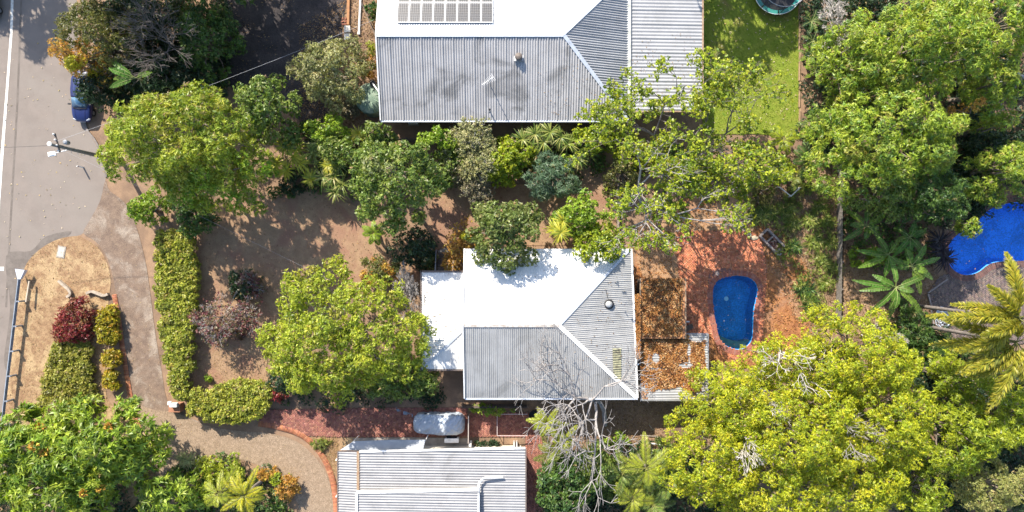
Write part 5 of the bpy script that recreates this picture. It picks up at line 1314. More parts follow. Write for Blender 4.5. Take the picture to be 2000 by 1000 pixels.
# low planting over the soil; dark leaves stand in for shade between crowns
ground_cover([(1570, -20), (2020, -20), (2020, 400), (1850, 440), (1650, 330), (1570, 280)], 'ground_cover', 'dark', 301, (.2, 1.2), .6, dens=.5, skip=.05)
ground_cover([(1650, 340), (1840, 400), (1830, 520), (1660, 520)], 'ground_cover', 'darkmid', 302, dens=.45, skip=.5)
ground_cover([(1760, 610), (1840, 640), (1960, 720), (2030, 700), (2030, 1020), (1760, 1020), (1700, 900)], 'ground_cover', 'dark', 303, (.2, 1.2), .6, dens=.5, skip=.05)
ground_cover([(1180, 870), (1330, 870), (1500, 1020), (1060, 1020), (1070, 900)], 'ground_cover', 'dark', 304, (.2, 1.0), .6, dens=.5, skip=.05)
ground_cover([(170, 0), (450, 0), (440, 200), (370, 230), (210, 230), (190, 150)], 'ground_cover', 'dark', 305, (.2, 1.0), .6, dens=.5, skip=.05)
ground_cover([(600, 285), (840, 290), (1180, 290), (1180, 345), (1000, 345), (850, 370), (700, 390), (610, 370)], 'ground_cover', 'darkmid', 306, (.1, .6), .7, dens=.45, skip=.3)
ground_cover([(1200, 285), (1490, 280), (1470, 350), (1330, 360), (1210, 350)], 'ground_cover', 'darkmid', 307, (.1, .5), .8, dens=.4, skip=.5)
ground_cover([(1480, 360), (1630, 350), (1630, 620), (1590, 620), (1540, 520), (1480, 430)], 'ground_cover', 'strap', 308, (.05, .3), .7, 'narrow', dens=.4, skip=.45)
ground_cover([(540, 730), (840, 730), (880, 795), (540, 795)], 'ground_cover', 'dark', 309, (.1, .6), .7, dens=.5, skip=.4)
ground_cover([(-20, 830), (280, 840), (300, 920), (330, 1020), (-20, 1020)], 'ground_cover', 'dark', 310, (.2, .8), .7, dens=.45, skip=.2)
ground_cover([(345, 915), (400, 895), (450, 895), (520, 918), (560, 952), (582, 1000), (560, 1020), (330, 1020)], 'ground_cover', 'darkmid', 311, (.1, .5), .6, dens=.5, skip=.1)

tree('shade_tree', -215, -285, 110, 95, 10.0, 'darkmid', 'big', 'tall shade tree beyond the top left corner beside the road', 'tree')

tree('shrub', 575, 352, 34, 28, 1.6, 'dark', 'shrub', 'added dark low shrub standing in for deep shade below the yellow striped plant', 'shrub', cl=.45, nl=6, trunk=.04)  # dark leaves added where the ground only lies in deep shade
tree('shrub', 545, 372, 26, 16, 1.2, 'darkmid', 'shrub', 'added dark low shrub standing in for shade at the top edge of the front yard', 'shrub', cl=.4, nl=6, trunk=.04)  # another dark shrub added in place of shaded ground
tree('shrub', 880, 318, 34, 40, 3.4, 'mid', 'broad', 'leafy shrub between the round green tree and the twiggy shrubs', 'shrub', cl=.5)
tree('shrub', 1020, 300, 34, 30, 3.6, 'lime', 'spray', 'yellow green shrub above the bluish shrub', 'shrub', cl=.5)
tree('shrub', 600, 255, 22, 26, 2.0, 'darkmid', 'broad', 'small dark shrub at the lower edge of the bitumen driveway', 'shrub', cl=.45, nl=6, trunk=.04)
# ------------------------------------------------------------------ vehicles
def loft(sections):
    """closed rings of equal length -> verts, faces with end caps"""
    V = []; F = []; n = len(sections[0])
    for s in sections: V += [Vector(p) for p in s]
    for i in range(len(sections) - 1):
        for k in range(n):
            a = i * n + k; b = i * n + (k + 1) % n
            F.append((a, b, b + n, a + n))
    F.append(tuple(reversed(range(n)))); F.append(tuple((len(sections) - 1) * n + k for k in range(n)))
    return V, F
def local_obj(name, V, F, m, parent, smooth=True, sub=0, bevel=0):
    me = bpy.data.meshes.new(name); me.from_pydata([tuple(v) for v in V], [], F); me.materials.append(m); me.update()
    if smooth: me.polygons.foreach_set('use_smooth', [True] * len(me.polygons))
    o = bpy.data.objects.new(name, me); COL.objects.link(o); o.parent = parent
    if sub: md = o.modifiers.new('sub', 'SUBSURF'); md.levels = sub; md.render_levels = sub
    if bevel: md = o.modifiers.new('bevel', 'BEVEL'); md.width = bevel; md.segments = 2
    return o
def mblocal(b, name, m, parent, smooth=False): return local_obj(name, b.v, b.f, m, parent, smooth)
def car(loc, rz, paint, label):
    """hatchback with its nose along +y"""
    t = thing('car', loc, label, 'car', None); t.rotation_euler = (0, 0, rz)
    mp = mat('car_paint', paint, rough=.35, spec=.4); mp.node_tree.nodes['Principled BSDF'].inputs['Coat Weight'].default_value = .25
    secs = []
    #   y, half width, sill z, belt z, crown z
    for y, w, z0, zb, zc in ((-2.2, .62, .38, .62, .70), (-2.15, .80, .30, .80, .92), (-1.8, .87, .24, .90, .98), (-1.0, .89, .22, .92, .97), (.2, .89, .22, .90, .95), (.95, .88, .22, .88, .96), (1.5, .86, .24, .82, .91), (1.9, .80, .28, .72, .80), (2.12, .66, .32, .58, .66), (2.2, .48, .38, .50, .55)):
        secs.append([(-w * .92, y, z0), (-w, y, (z0 + zb) / 2), (-w * .96, y, zb), (-w * .72, y, zc - .01), (-w * .3, y, zc + .025), (w * .3, y, zc + .025), (w * .72, y, zc - .01), (w * .96, y, zb), (w, y, (z0 + zb) / 2), (w * .92, y, z0)])
    V, F = loft(secs); local_obj('body', V, F, mp, t, sub=2)
    cab = []
    for y, w, z in ((-2.02, .66, .93), (-1.75, .70, 1.18), (-1.45, .66, 1.36), (-.5, .66, 1.42), (.15, .64, 1.39), (.55, .66, 1.22), (1.05, .70, .95)):
        cab.append([(-w - .10, y, .88), (-w - .04, y, min(z, 1.1)), (-w + .06, y, z - .03), (0, y, z + .02), (w - .06, y, z - .03), (w + .04, y, min(z, 1.1)), (w + .10, y, .88)])
    V, F = loft(cab); local_obj('windows', V, F, M_GLASS, t, sub=2)
    rf = [[(-w, y, z), (0, y, z + .045), (w, y, z), (w, y, z - .03), (0, y, z - .01), (-w, y, z - .03)] for y, w, z in ((-1.62, .54, 1.325), (-1.4, .58, 1.385), (-.5, .60, 1.425), (.05, .57, 1.405), (.22, .54, 1.37))]
    V, F = loft(rf); local_obj('roof', V, F, mp, t)
    ws = [[(-w, y, z), (0, y, z + .05), (w, y, z), (w, y, z - .02), (0, y, z + .03), (-w, y, z - .02)] for y, w, z in ((.24, .54, 1.365), (.6, .58, 1.205), (1.02, .62, .985))]
    V, F = loft(ws); local_obj('windscreen', V, F, mat('windscreen_glass', (.05, .12, .20), rough=.08, spec=.9), t)
    b = MB()
    b.tube([(-.60, 1.08, .985), (0, 1.17, 1.03), (.60, 1.08, .985)], .035, 6); mblocal(b, 'cowl_trim', M_BLACK, t)
    for s in (-1, 1):
        b = MB(); b.tube([(s * .12 - .3, 1.1, 1.03), (s * .12 + .25, 1.0, 1.06)], .012, 5); mblocal(b, 'wiper', M_BLACK, t)
        b = MB(); b.box((s * .92, .75, .98), (.2, .12, .13)); o = mblocal(b, 'mirror', M_BLACK, t)
        b = MB(); b.lathe((0, 0, 0), [(.0, -.06), (.14, -.06), (.2, 0), (.13, .06), (0, .07)], 12); o = mblocal(b, 'headlight', mat('headlight_lens', (.55, .58, .62), rough=.15), t, True); o.location = (s * .60, 2.02, .63); o.rotation_euler = (math.radians(-70), 0, s * -.5); o.scale = (1, .55, .6)
        b = MB(); b.box((s * .70, -2.12, .74), (.22, .12, .16)); mblocal(b, 'tail_light', mat('tail_lens', (.35, .02, .02), rough=.2), t)
        for y in (-1.3, 1.35):
            w = MB(); w.lathe((0, 0, 0), [(.18, -.1), (.31, -.1), (.325, -.06), (.325, .06), (.31, .1), (.18, .1)], 20)
            o = mblocal(w, 'wheel', M_RUBBER, t, True); o.location = (s * .74, y, .325); o.rotation_euler = (0, math.pi / 2, 0)
            w = MB(); w.lathe((0, 0, 0), [(0, -.085), (.19, -.085), (.2, 0), (.19, .085), (0, .085)], 16); r_ = mblocal(w, 'rim', M_GREYMETAL, o)
    b = MB(); b.box((0, 1.9, .5), (.5, .02, .12)); b.box((0, 2.19, .46), (.52, .03, .11)); mblocal(b, 'number_plate', M_WHITEMETAL, t)
    for x in (-.42, .42):
        b = MB(); b.tube([(x * 1.1, 1.15, .985), (x, 1.6, .918), (x * .9, 1.95, .80)], .008, 4); mblocal(b, 'bonnet_crease', M_BLACK, t)
    return t
car(P(168, 192, 0) + Vector((.1, 0, 0)), math.pi - .04, (.012, .02, .09), 'dark blue car parked at the kerb half under the trees')
car(P(-14, -6, 0), math.pi + .04, (.03, .035, .045), 'dark car on the far lane cut off by the top left corner')

# car under a fitted cover
cc = P(857, 828, .7)
t = thing('covered_car', (cc.x, cc.y, 0), 'car under a silvery blue cover parked on the red brick driveway', 'covered car')
nx, ny = 90, 26; Vc = []; Fc = []
rngc = np.random.RandomState(9)
for i in range(nx + 1):
    u = i / nx * 2 - 1; x = u * 2.28
    ew = (1 - abs(u) ** 7) ** (1 / 3.2) if abs(u) < 1 else 0
    hw = .12 + .82 * ew * (1.0 if u > -.75 else 1 - .15 * (-.75 - u) / .25)
    top = float(np.interp(u, [-1, -.97, -.85, -.5, -.28, .0, .45, .72, .9, .98, 1], [.45, .72, .86, .98, 1.10, 1.42, 1.45, 1.34, 1.12, .85, .5]))
    for j in range(ny + 1):
        v = j / ny * 2 - 1; a = abs(v)
        f = a / .62 if a < .62 else 1
        y = math.copysign(hw * (f * .86 if a < .62 else .86 + .14 * ((a - .62) / .38) ** .7), v) if a > 0 else 0
        z = top - (.16 * f ** 2.5) if a < .62 else (top - .16) * (1 - ((a - .62) / .38) ** 1.3) + .12
        wr = .055 * math.sin(7 * x + 3 * math.sin(4 * y + x) + 5 * v) * (.25 + f) + .04 * math.sin(15 * x - 11 * y + 2 * math.sin(3 * x)) * (1.3 if v > .1 else .6) + .02 * float(wave(np.array(x * 3.), np.array(y * 4.), 2)) + (.03 * math.sin(26 * v + 2 * x) if u > .8 else 0)
        Vc.append(Vector((x, y + wr * .5 * (1 if a > .6 else 0), max(.05, z + wr))))
for i in range(nx):
    for j in range(ny):
        a = i * (ny + 1) + j; Fc.append((a, a + ny + 1, a + ny + 2, a + 1))
n0 = [k for k in range(ny + 1)]; Fc.append(tuple(reversed(n0[::-1]))); Fc.append(tuple(nx * (ny + 1) + k for k in range(ny + 1)))
local_obj('cover', Vc, Fc, mat('car_cover_cloth', (.30, .35, .42), (.38, .42, .47), 1.3, .55, .25, 9, fine=.12, fscale=6, c3=(.46, .47, .46), s3=.5, spec=.4), t)
for x in (-1.35, 1.4):
    for s in (-1, 1):
        w = MB(); w.lathe((0, 0, 0), [(0, -.1), (.29, -.1), (.31, -.06), (.31, .06), (.29, .1), (0, .1)], 18); o = mblocal(w, 'wheel', M_RUBBER, t, True); o.location = (x, s * .76, .31); o.rotation_euler = (math.pi / 2, 0, 0)
sp = thing('tarpaulin', P(792, 806, 0), 'crumpled blue grey tarpaulin on the bricks left of the covered car', 'tarpaulin')
b = MB(); rr = random.Random(4); q = P(790, 806, 0)
pts = [[Vector((q.x + (i - 4) * .19, q.y + (j - 1.5) * .17 - (i - 4) * .06, .03 + .12 * rr.random() * (0 < j < 3))) for j in range(4)] for i in range(9)]
for i in range(8):
    for j in range(3): b.poly([pts[i][j], pts[i + 1][j], pts[i + 1][j + 1], pts[i][j + 1]])
b.build('sheet', mat('tarp_blue', (.22, .26, .32), (.15, .18, .22), 4, .6), sp)

# ------------------------------------------------------------------ street furniture
M_POLE = mat('pole_timber', (.16, .14, .12), (.23, .20, .17), 5, .9, .4, 30)
pb = P(97, 281, 9.5)
up = thing('power_pole', (pb.x, pb.y, 0), 'tall grey timber power pole with a street lamp arm at the road edge', 'power pole')
top = Vector((pb.x, pb.y, 9.5))
MB().tube([(pb.x, pb.y, 0), (pb.x, pb.y, 5), top], [.19, .16, .13], 12).build('pole', M_POLE, up, smooth=True)
MB().lathe(top, [(.17, -.02), (.17, .06), (.05, .1), (0, .1)], 12).build('pole_cap', M_WHITEMETAL, up)
am = MB(); am.bar(top + Vector((-.1, .9, -.7)), top + Vector((.3, -.5, -.7)), .1, .12); am.build('cross_arm', M_DARKTIMBER, up)
for k in range(4):
    q = top + Vector((-.1, .9, -.62)) + Vector((.4, -1.4, 0)) * (.05 + .3 * k)
    MB().lathe(q, [(.05, 0), (.07, .05), (.04, .1), (.06, .14), (0, .17)], 8).build('insulator', mat('porcelain', (.5, .5, .5), rough=.3), up)
tr_ = MB(); tr_.lathe(top + Vector((.42, .32, -1.5)), [(.16, 0), (.18, .05), (.18, .42), (.1, .48), (0, .48)], 12); tr_.build('transformer', M_GREYMETAL, up)
lampz = 7.0; a0 = Vector((pb.x, pb.y, lampz)); lp = P(103, 301, lampz)
ar = MB(); ar.tube([a0, a0 + Vector((-.3, -.1, .15)), lp + Vector((.25, .05, .12))], .035, 8); ar.build('lamp_arm', M_WHITEMETAL, up)
lh = MB(); lh.box(lp + Vector((.0, 0, .08)), (.62, .36, .12), .15); lh.box(lp + Vector((.0, 0, .16)), (.42, .26, .06), .15); o = lh.build('lamp_head', M_WHITEMETAL, up, bevel=.03)
MB().box(lp + Vector((0, 0, .005)), (.5, .28, .03), .15).build('lamp_lens', mat('lamp_glass', (.6, .62, .6), rough=.2), o)
for k in range(7):
    q = Vector((pb.x, pb.y, 3 + .8 * k)); MB().tube([q + Vector((0, -.14, 0)), q + Vector((0, -.34, .02))], .014, 5).build('step_peg', M_GREYMETAL, up)
M_WIRE = mat('cable_black', (.04, .04, .042), rough=.6); M_WIREG = mat('cable_grey', (.42, .42, .44), rough=.5)
def wire(a, b_, sag, label, m=M_WIREG, r=.018):
    a = Vector(a); b_ = Vector(b_); pts = [a.lerp(b_, i / 16) - Vector((0, 0, sag * 4 * (i / 16) * (1 - i / 16))) for i in range(17)]
    o = MB().tube(pts, r, 5).build('power_cable', m, None, org=a)
    return tag(o, label, 'cable')
wire(top + Vector((0, 0, -.6)), P(-160, 292, 9.0), .3, 'dark overhead cable crossing the road from the power pole', M_WIRE, .014)
wire(top + Vector((0.1, .3, -.6)), P(730, 39, 3.6), .5, 'pale overhead cable running from the power pole to the grey roofed house', M_WIREG, .008)
wire(top + Vector((0.1, -.2, -.9)), P(828, 640, 3.4), .8, 'pale overhead cable from the power pole to the verandah roof', M_WIREG, .0045)
# guard rail along the verge
M_RAIL = mat('galvanised_rail', (.30, .33, .38), (.24, .27, .31), 3, .5, metal=.4)
ra = P(38, 545, .72); rb = P(6, 815, .72)
gr = thing('guard_rail', ra * .5 + rb * .5 - Vector((0, 0, .72)), 'galvanised road guard rail on posts with a flared white end along the verge', 'guard rail')
d = (rb - ra).normalized(); sd = Vector((-d.y, d.x, 0)); rb = rb + d * 6
if sd.x < 0: sd = -sd
b = MB(); prof = [(-.06, .16), (.02, .13), (.02, .06), (-.06, .02), (-.06, -.02), (.02, -.06), (.02, -.13), (-.06, -.16)]
n0 = 0
for p in (ra, rb):
    for x, z in prof: b.v.append(p + sd * (-x - .05) + Vector((0, 0, z)))
for k in range(7): b.f.append((k, k + 1, k + 9, k + 8))
b.build('rail', M_RAIL, gr)
L_ = (rb - ra).length; k = 0; s_ = 2.1
post_at = [1.95 + 2.2 * i for i in range(int((L_ - 2) / 2.2) + 1)]
for s_ in post_at:
    q = ra + d * s_ + sd * .16
    MB().box((q.x + sd.x * .06, q.y + sd.y * .06, .42), (.14, .12, .86), math.atan2(sd.y, sd.x)).build('post', M_RAIL, gr)
    MB().box((q.x - .06 * sd.x, q.y - .06 * sd.y, .72), (.12, .12, .3), math.atan2(sd.y, sd.x)).build('block', M_GREYMETAL, gr)
b = MB(); e0 = ra; e1 = ra - d * .85
for s, z in ((.08, .17), (.36, .30)): pass
b.poly([e0 - sd * .10 + Vector((0, 0, .10)), e1 - sd * .42 + Vector((0, 0, .12)), e1 + sd * .42 + Vector((0, 0, .10)), e0 + sd * .14 + Vector((0, 0, .10))])
b.poly([e0 - sd * .10 + Vector((0, 0, -.16)), e0 - sd * .10 + Vector((0, 0, .10)), e1 - sd * .42 + Vector((0, 0, .12)), e1 - sd * .42 + Vector((0, 0, -.3))])
b.poly([e1 + sd * .42 + Vector((0, 0, .10)), e0 + sd * .14 + Vector((0, 0, .10)), e0 + sd * .14 + Vector((0, 0, -.16)), e1 + sd * .42 + Vector((0, 0, -.3))])
b.build('end_piece', mat('rail_end_white', (.55, .58, .66), (.45, .48, .55), 3, .4), gr)
q = ra + d * 1.0 + sd * .75
b = MB(); b.bar(q - d * .9 + Vector((0, 0, -.2)), q + d * .95 + Vector((0, 0, -.1)), .1, .14); b.build('anchor_strut', mat('strut_timber', (.4, .34, .26), rough=.8), gr)
# guide post
gp = P(163, 327, 0); t = thing('guide_post', gp, 'short pale roadside guide post near the mango tree', 'post')
MB().box((gp.x, gp.y, .45), (.13, .05, .9), .4).build('post', M_WHITEMETAL, t); MB().box((gp.x, gp.y - .03, .75), (.09, .02, .1), .4).build('reflector', mat('red_reflector', (.4, .03, .02), rough=.2), t)
# pit lid and drain
q = P(120, 492, 0); t = thing('pit_lid', q, 'pale rectangular service pit lid set in the dry verge', 'pit lid')
MB().box(q + Vector((0, 0, .02)), (.72, 1.05, .07), -.18).build('frame', M_CONC, t); MB().box(q + Vector((0, 0, .05)), (.54, .84, .04), -.18).build('lid', mat('pale_lid', (.5, .44, .36), (.42, .37, .3), 3, .9), t)
MB().lathe(q + Vector((0, 0, .07)), [(.06, 0), (.05, .02), (0, .02)], 10).build('lifting_eye', M_GREYMETAL, t)
q = P(278, 829, 0); t = thing('drain_grate', q, 'small dark square drain grate in the aggregate driveway', 'drain')
MB().box(q + Vector((0, 0, .01)), (.3, .36, .03)).build('frame', M_GREYMETAL, t)
for k in range(5): MB().box(q + Vector((-.1 + .05 * k, 0, .03)), (.02, .3, .02)).build('bar', M_BLACK, t)
# culvert headwalls under the drive crossing
M_OPENING_SHADE = mat('dark_opening_shade', (.03, .026, .024), (.05, .04, .035), 3, .95)  # near-black plate colour stands in for the unlit depth of the opening
def headwall(px, label, holes):
    c = P(*px[len(px) // 2]); t = thing('culvert_headwall', c, label, 'culvert')
    pts = [P(*p) for p in spline(px, 5, False)]
    w = MB()
    for a, b_ in zip(pts[:-1], pts[1:]): w.bar(a + Vector((0, 0, .16)), b_ + Vector((0, 0, .16)), .22, .36)
    w.build('wall', mat('headwall_concrete', (.40, .33, .25), (.28, .23, .18), 3, .9, .3, 30), t)
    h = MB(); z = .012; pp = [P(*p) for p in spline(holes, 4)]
    h.prism([(p.x, p.y) for p in pp], -.0005, z); h.build('opening_shade', M_OPENING_SHADE, t)
headwall([(172, 573), (182, 569), (194, 573), (205, 577), (214, 574)], 'curved concrete culvert headwall with a dark opening beside the driveway', [(174, 577), (184, 573), (194, 577), (203, 581), (200, 590), (184, 588)])
headwall([(118, 548), (127, 556), (138, 566), (141, 574), (134, 580)], 'smaller culvert headwall sunk in the middle of the dry verge', [(119, 551), (128, 562), (136, 578), (133, 580), (124, 568)])
# mailbox pillar at the hedge corner
q = P(348, 790, 0); t = thing('letterbox', q, 'white letterbox on a low brick pier at the hedge corner', 'letterbox')
MB().box(q + Vector((0, -.15, .35)), (1.0, .75, .7)).build('pier', mat('pier_brick', (.36, .17, .10), (.28, .13, .08), 6, .9, .3, 30), t)
MB().box(q + Vector((.08, .16, .9)), (.62, .34, .38)).build('box', M_WHITEMETAL, t, bevel=.02)
MB().box(q + Vector((.08, -.02, .92)), (.4, .02, .06)).build('slot', M_BLACK, t)
MB().box(q + Vector((-.33, .30, .82)), (.3, .3, .2)).build('cap_stone', M_WHITEMETAL, t)

# ------------------------------------------------------------------ yard things
# front steps
ES = P(870, 512, 0)
st = thing('front_steps', ES, 'dark timber front steps with grey handrails up to the verandah', 'steps')
x0, x1 = P(856, 0, 0).x, P(886, 0, 0).x; ys = [P(0, y, 0).y for y in (496, 503, 510, 517, 524, 530)]
for k in range(6):
    z = .12 + .17 * k
    MB().box(((x0 + x1) / 2, ys[k] , z), (x1 - x0, .27, .05)).build('tread', M_DARKTIMBER, st)
for x in (x0 - .08, x1 + .08):
    MB().bar((x, ys[0] + .2, .05), (x, ys[5] - .1, 1.0), .05, .22).build('stringer', M_DARKTIMBER, st)
    MB().tube([(x, ys[0] + .35, 1.0), (x, ys[5] - .1, 1.9)], .04, 8).build('handrail', M_GREYMETAL, st)
    for k in (0, 5): MB().tube([(x, ys[k] + (.3 if k == 0 else 0), 0.0), (x, ys[k] + (.3 if k == 0 else 0), 1.0 + .17 * k)], .035, 8).build('post', M_GREYMETAL, st)
sheet('garden_path', [(857, 445), (884, 440), (886, 494), (856, 494)], 0.006, M_CONC)
# water tank
TC = P(722, 190, 2.0)
wt = thing('water_tank', (TC.x, TC.y, 0), 'round green plastic water tank at the west wall of the grey roofed house', 'water tank')
m_t = mat('tank_green', (.16, .23, .16), (.11, .17, .125), 1.5, .6, .1, 12, c3=(.24, .29, .22), s3=1.0)
R_ = 1.35
MB().lathe((TC.x, TC.y, 0), [(R_, 0), (R_, .35), (R_ * .98, .4), (R_, .45), (R_, .95), (R_ * .98, 1.0), (R_, 1.05), (R_, 1.6), (R_ * .95, 1.75), (R_ * .4, 2.02), (0, 2.05)], 40).build('tank', m_t, wt, smooth=True)
for k in range(8):
    a = k * math.pi / 4 + .3; MB().tube([(TC.x + .45 * math.cos(a), TC.y + .45 * math.sin(a), 2.01), (TC.x + 1.0 * math.cos(a), TC.y + 1.0 * math.sin(a), 1.88), (TC.x + 1.28 * math.cos(a), TC.y + 1.28 * math.sin(a), 1.74)], .055, 6).build('rib', m_t, wt, smooth=True)
ic = P(728, 163, 2.05); MB().lathe(ic + Vector((0, 0, -.15)), [(.26, 0), (.26, .16), (.2, .17), (.2, .1), (0, .1)], 20).build('inlet_strainer', M_BLACK, wt)
MB().tube([ic + Vector((.02, -.02, .08)), P(743, 184, 2.7)], .06, 8).build('inlet_pipe', M_WHITEMETAL, wt)
# small things by the olive tree
for y, lab in ((56.5, 'upper of two white boxes in the litter beside the bitumen driveway'), (72, 'lower of two white boxes in the litter beside the bitumen driveway')):
    q = P(678, y, .4); t = thing('white_box', (q.x, q.y, 0), lab, 'box', 'white boxes beside the bitumen driveway')
    MB().box((q.x, q.y, .2), (.46, .5, .4)).build('body', M_WHITEMETAL, t); MB().box((q.x, q.y, .42), (.52, .56, .05)).build('lid', mat('lid_cream', (.62, .57, .48), rough=.6), t, bevel=.015)
a = P(707, -60, .12); b_ = P(701, 68, .12)
t = thing('drain_pipe', (a + b_) / 2 - Vector((0, 0, .12)), 'long white pipe lying on the ground left of the grey roofed house', 'pipe')
MB().tube([a, b_], .10, 12).build('pipe', M_WHITEMETAL, t); MB().tube([b_ + (a - b_).normalized() * .02, b_ + (a - b_).normalized() * .25], .125, 12).build('socket', M_WHITEMETAL, t)
for k, (y0, y1) in enumerate(((-60, -6), (-5, 48))):
    a = P(682 - k, y0, .14); b_ = P(681 - k, y1, .14); MBo = MB(); MBo.bar(a, b_, .2, .2); o = MBo.build('timber_sleeper', mat('orange_sleeper', (.40, .19, .08), (.32, .16, .08), 4, .85, .3, 20), None, org=(a + b_) / 2)
    tag(o, 'orange timber sleeper along the bitumen driveway' + (' nearest the white boxes' if k else ' cut by the top edge'), 'sleeper')
q = P(672, 42, 0); t = thing('brick_stack', q, 'little stack of loose red bricks beside the orange sleeper', 'bricks')
for k in range(6): MB().box(q + Vector((-.12 + .26 * (k % 2), -.25 + .24 * (k // 2), .05)), (.23, .11, .08), .2 * k).build('brick', mat('loose_brick', (.30, .12, .08), (.22, .09, .06), 6, .9), t)
b = MB(); a = P(705, 2, 1.3); c_ = P(738, 82, 1.3); b.bar(a, c_, .06, .08)
t = thing('fence_rail', (a + c_) / 2 - Vector((0, 0, 1.3)), 'thin dark rail fence slanting towards the wall of the grey roofed house', 'fence'); b.build('rail', M_DARKTIMBER, t)
for f in (.02, .5, .98):
    q = a.lerp(c_, f); MB().box((q.x, q.y, .65), (.08, .08, 1.3)).build('post', M_DARKTIMBER, t)
q = P(724, 251, .8); t = thing('wheelie_bin', (q.x, q.y, 0), 'small dark bin with a pale lid in the gap below the grey roof', 'bin')
MB().box((q.x, q.y, .42), (.44, .5, .84)).build('body', mat('bin_dark', (.06, .055, .075), rough=.6), t, bevel=.02); MB().box((q.x, q.y, .87), (.5, .56, .05)).build('lid', mat('bin_lid', (.14, .13, .17), rough=.5), t, bevel=.01)
for dy in (-.1, .1): MB().box((q.x, q.y + dy, .90), (.46, .05, .015)).build('lid_stripe', M_WHITEMETAL, t)
# trampoline
TC = P(1519, -18, .8); s_ = mpp(.8); R_ = 46 * s_
tp = thing('trampoline', (TC.x, TC.y, 0), 'round trampoline with teal edge pads and a safety net at the top of the lawn', 'trampoline')
m_pad = mat('teal_pad', (.05, .30, .25), (.04, .24, .20), 3, .5)
for k in range(8):
    a0 = k * math.pi / 4 + .05; a1 = a0 + math.pi / 4 - .06; b = MB(); n_ = 8
    for i in range(n_ + 1):
        a = a0 + (a1 - a0) * i / n_
        for rr_, z in ((R_ - .34, .80), (R_, .80), (R_, .85), (R_ - .34, .85)): b.v.append(Vector((TC.x + rr_ * math.cos(a), TC.y + rr_ * math.sin(a), z)))
    for i in range(n_):
        for j in range(4): b.f.append((i * 4 + j, i * 4 + (j + 1) % 4, i * 4 + 4 + (j + 1) % 4, i * 4 + 4 + j))
    b.f.append((3, 2, 1, 0)); b.f.append(tuple(n_ * 4 + j for j in range(4))); b.build('edge_pad', m_pad, tp)
    a = k * math.pi / 4
    MB().tube([(TC.x + R_ * .9 * math.cos(a), TC.y + R_ * .9 * math.sin(a), 0), (TC.x + R_ * .97 * math.cos(a), TC.y + R_ * .97 * math.sin(a), .8)], .03, 8).build('leg', M_GREYMETAL, tp)
    MB().tube([(TC.x + R_ * 1.03 * math.cos(a), TC.y + R_ * 1.03 * math.sin(a), .3), (TC.x + R_ * 1.03 * math.cos(a), TC.y + R_ * 1.03 * math.sin(a), 2.5)], .025, 8).build('net_pole', M_BLACK, tp)
MB().lathe((TC.x, TC.y, .79), [(R_ - .33, 0), (0, .005)], 40).build('jumping_mat', M_BLACK, tp)
b = MB(); b.tube([(TC.x + R_ * math.cos(a), TC.y + R_ * math.sin(a), .82) for a in np.linspace(0, 2 * math.pi, 49)], .035, 8, False); b.build('frame_ring', M_WHITEMETAL, tp)
m_net = bpy.data.materials.new('safety_net'); tr, N, L = nodes(m_net); bs = N['Principled BSDF']; bs.inputs['Base Color'].default_value = (.12, .11, .13, 1); bs.inputs['Alpha'].default_value = .35
b = MB(); b.lathe((TC.x, TC.y, 0), [(R_ * 1.0, .86), (R_ * .97, 1.7), (R_ * .97, 2.45)], 40); b.f.pop(); b.build('net', m_net, tp)
b = MB(); b.tube([(TC.x + R_ * .97 * math.cos(a), TC.y + R_ * .97 * math.sin(a), 2.47) for a in np.linspace(0, 2 * math.pi, 49)], .03, 8, False); b.build('net_ring', M_GREYMETAL, tp)
# lawn edging, fences
le = thing('lawn_edging', P(1561, 130, 0), 'row of pale timber boards edging the right side of the lawn', 'edging')
ybs = [(-80, -22), (-20, 38), (40, 98), (100, 158), (160, 210), (212, 262)]
for y0, y1 in ybs: MB().bar(P(1562, y0, .12), P(1560.5, y1, .12), .10, .22).build('board', mat('edging_timber', (.34, .23, .13), (.24, .16, .1), 5, .85, .3, 20), le)
def paling_fence(a, b_, h, label, mm, gap=.0):
    a = Vector(a); b_ = Vector(b_); d = (b_ - a).normalized(); L_ = (b_ - a).length; an = math.atan2(d.y, d.x)
    t = thing('paling_fence', (a + b_) / 2, label, 'fence'); n = int(L_ / .125); rr = random.Random(int(L_ * 10))
    pl = MB()
    for k in range(n):
        q = a + d * (k + .5) * .125; hh = h + rr.uniform(-.05, .05); pl.box((q.x + rr.uniform(-.01, .01), q.y, hh / 2), (.11, .022, hh), an + rr.uniform(-.03, .03))
    pl.build('palings', mm, t)['kind'] = 'stuff'
    sd = Vector((-d.y, d.x, 0)) * .045
    for z in (.3, h * .55, h - .2):
        MB().bar(a + Vector((0, 0, z)) + sd, b_ + Vector((0, 0, z)) + sd, .04, .09).build('rail', mm, t)
    for k in range(int(L_ / 2.4) + 1):
        q = a + d * min(L_, k * 2.4) + sd * 2.4; MB().box((q.x, q.y, h / 2), (.1, .1, h), an).build('post', mm, t)
M_FENCE = mat('grey_palings', (.24, .21, .18), (.16, .14, .12), 8, .9, .3, 30)
paling_fence(P(1637, 300, 0), P(1632, 640, 0), 1.0, 'weathered paling fence between the pool garden and the banana plants', M_FENCE)
paling_fence(P(590, 282, 0), P(735, 282, 0), 1.5, 'short paling fence behind the yellow rosettes', M_DARKTIMBER)
paling_fence(P(745, 277, 0), P(1180, 277, 0), 1.5, 'dark paling fence in the shade behind the grey roofed house', M_DARKTIMBER)
paling_fence(P(905, 790, 0), P(1030, 790, 0), 1.4, 'dark paling fence between the white house and the brick path', M_DARKTIMBER)
re = thing('retaining_edge', P(1207, 410, 0), 'straight timber retaining edge beside the open sparse tree', 'retaining wall')
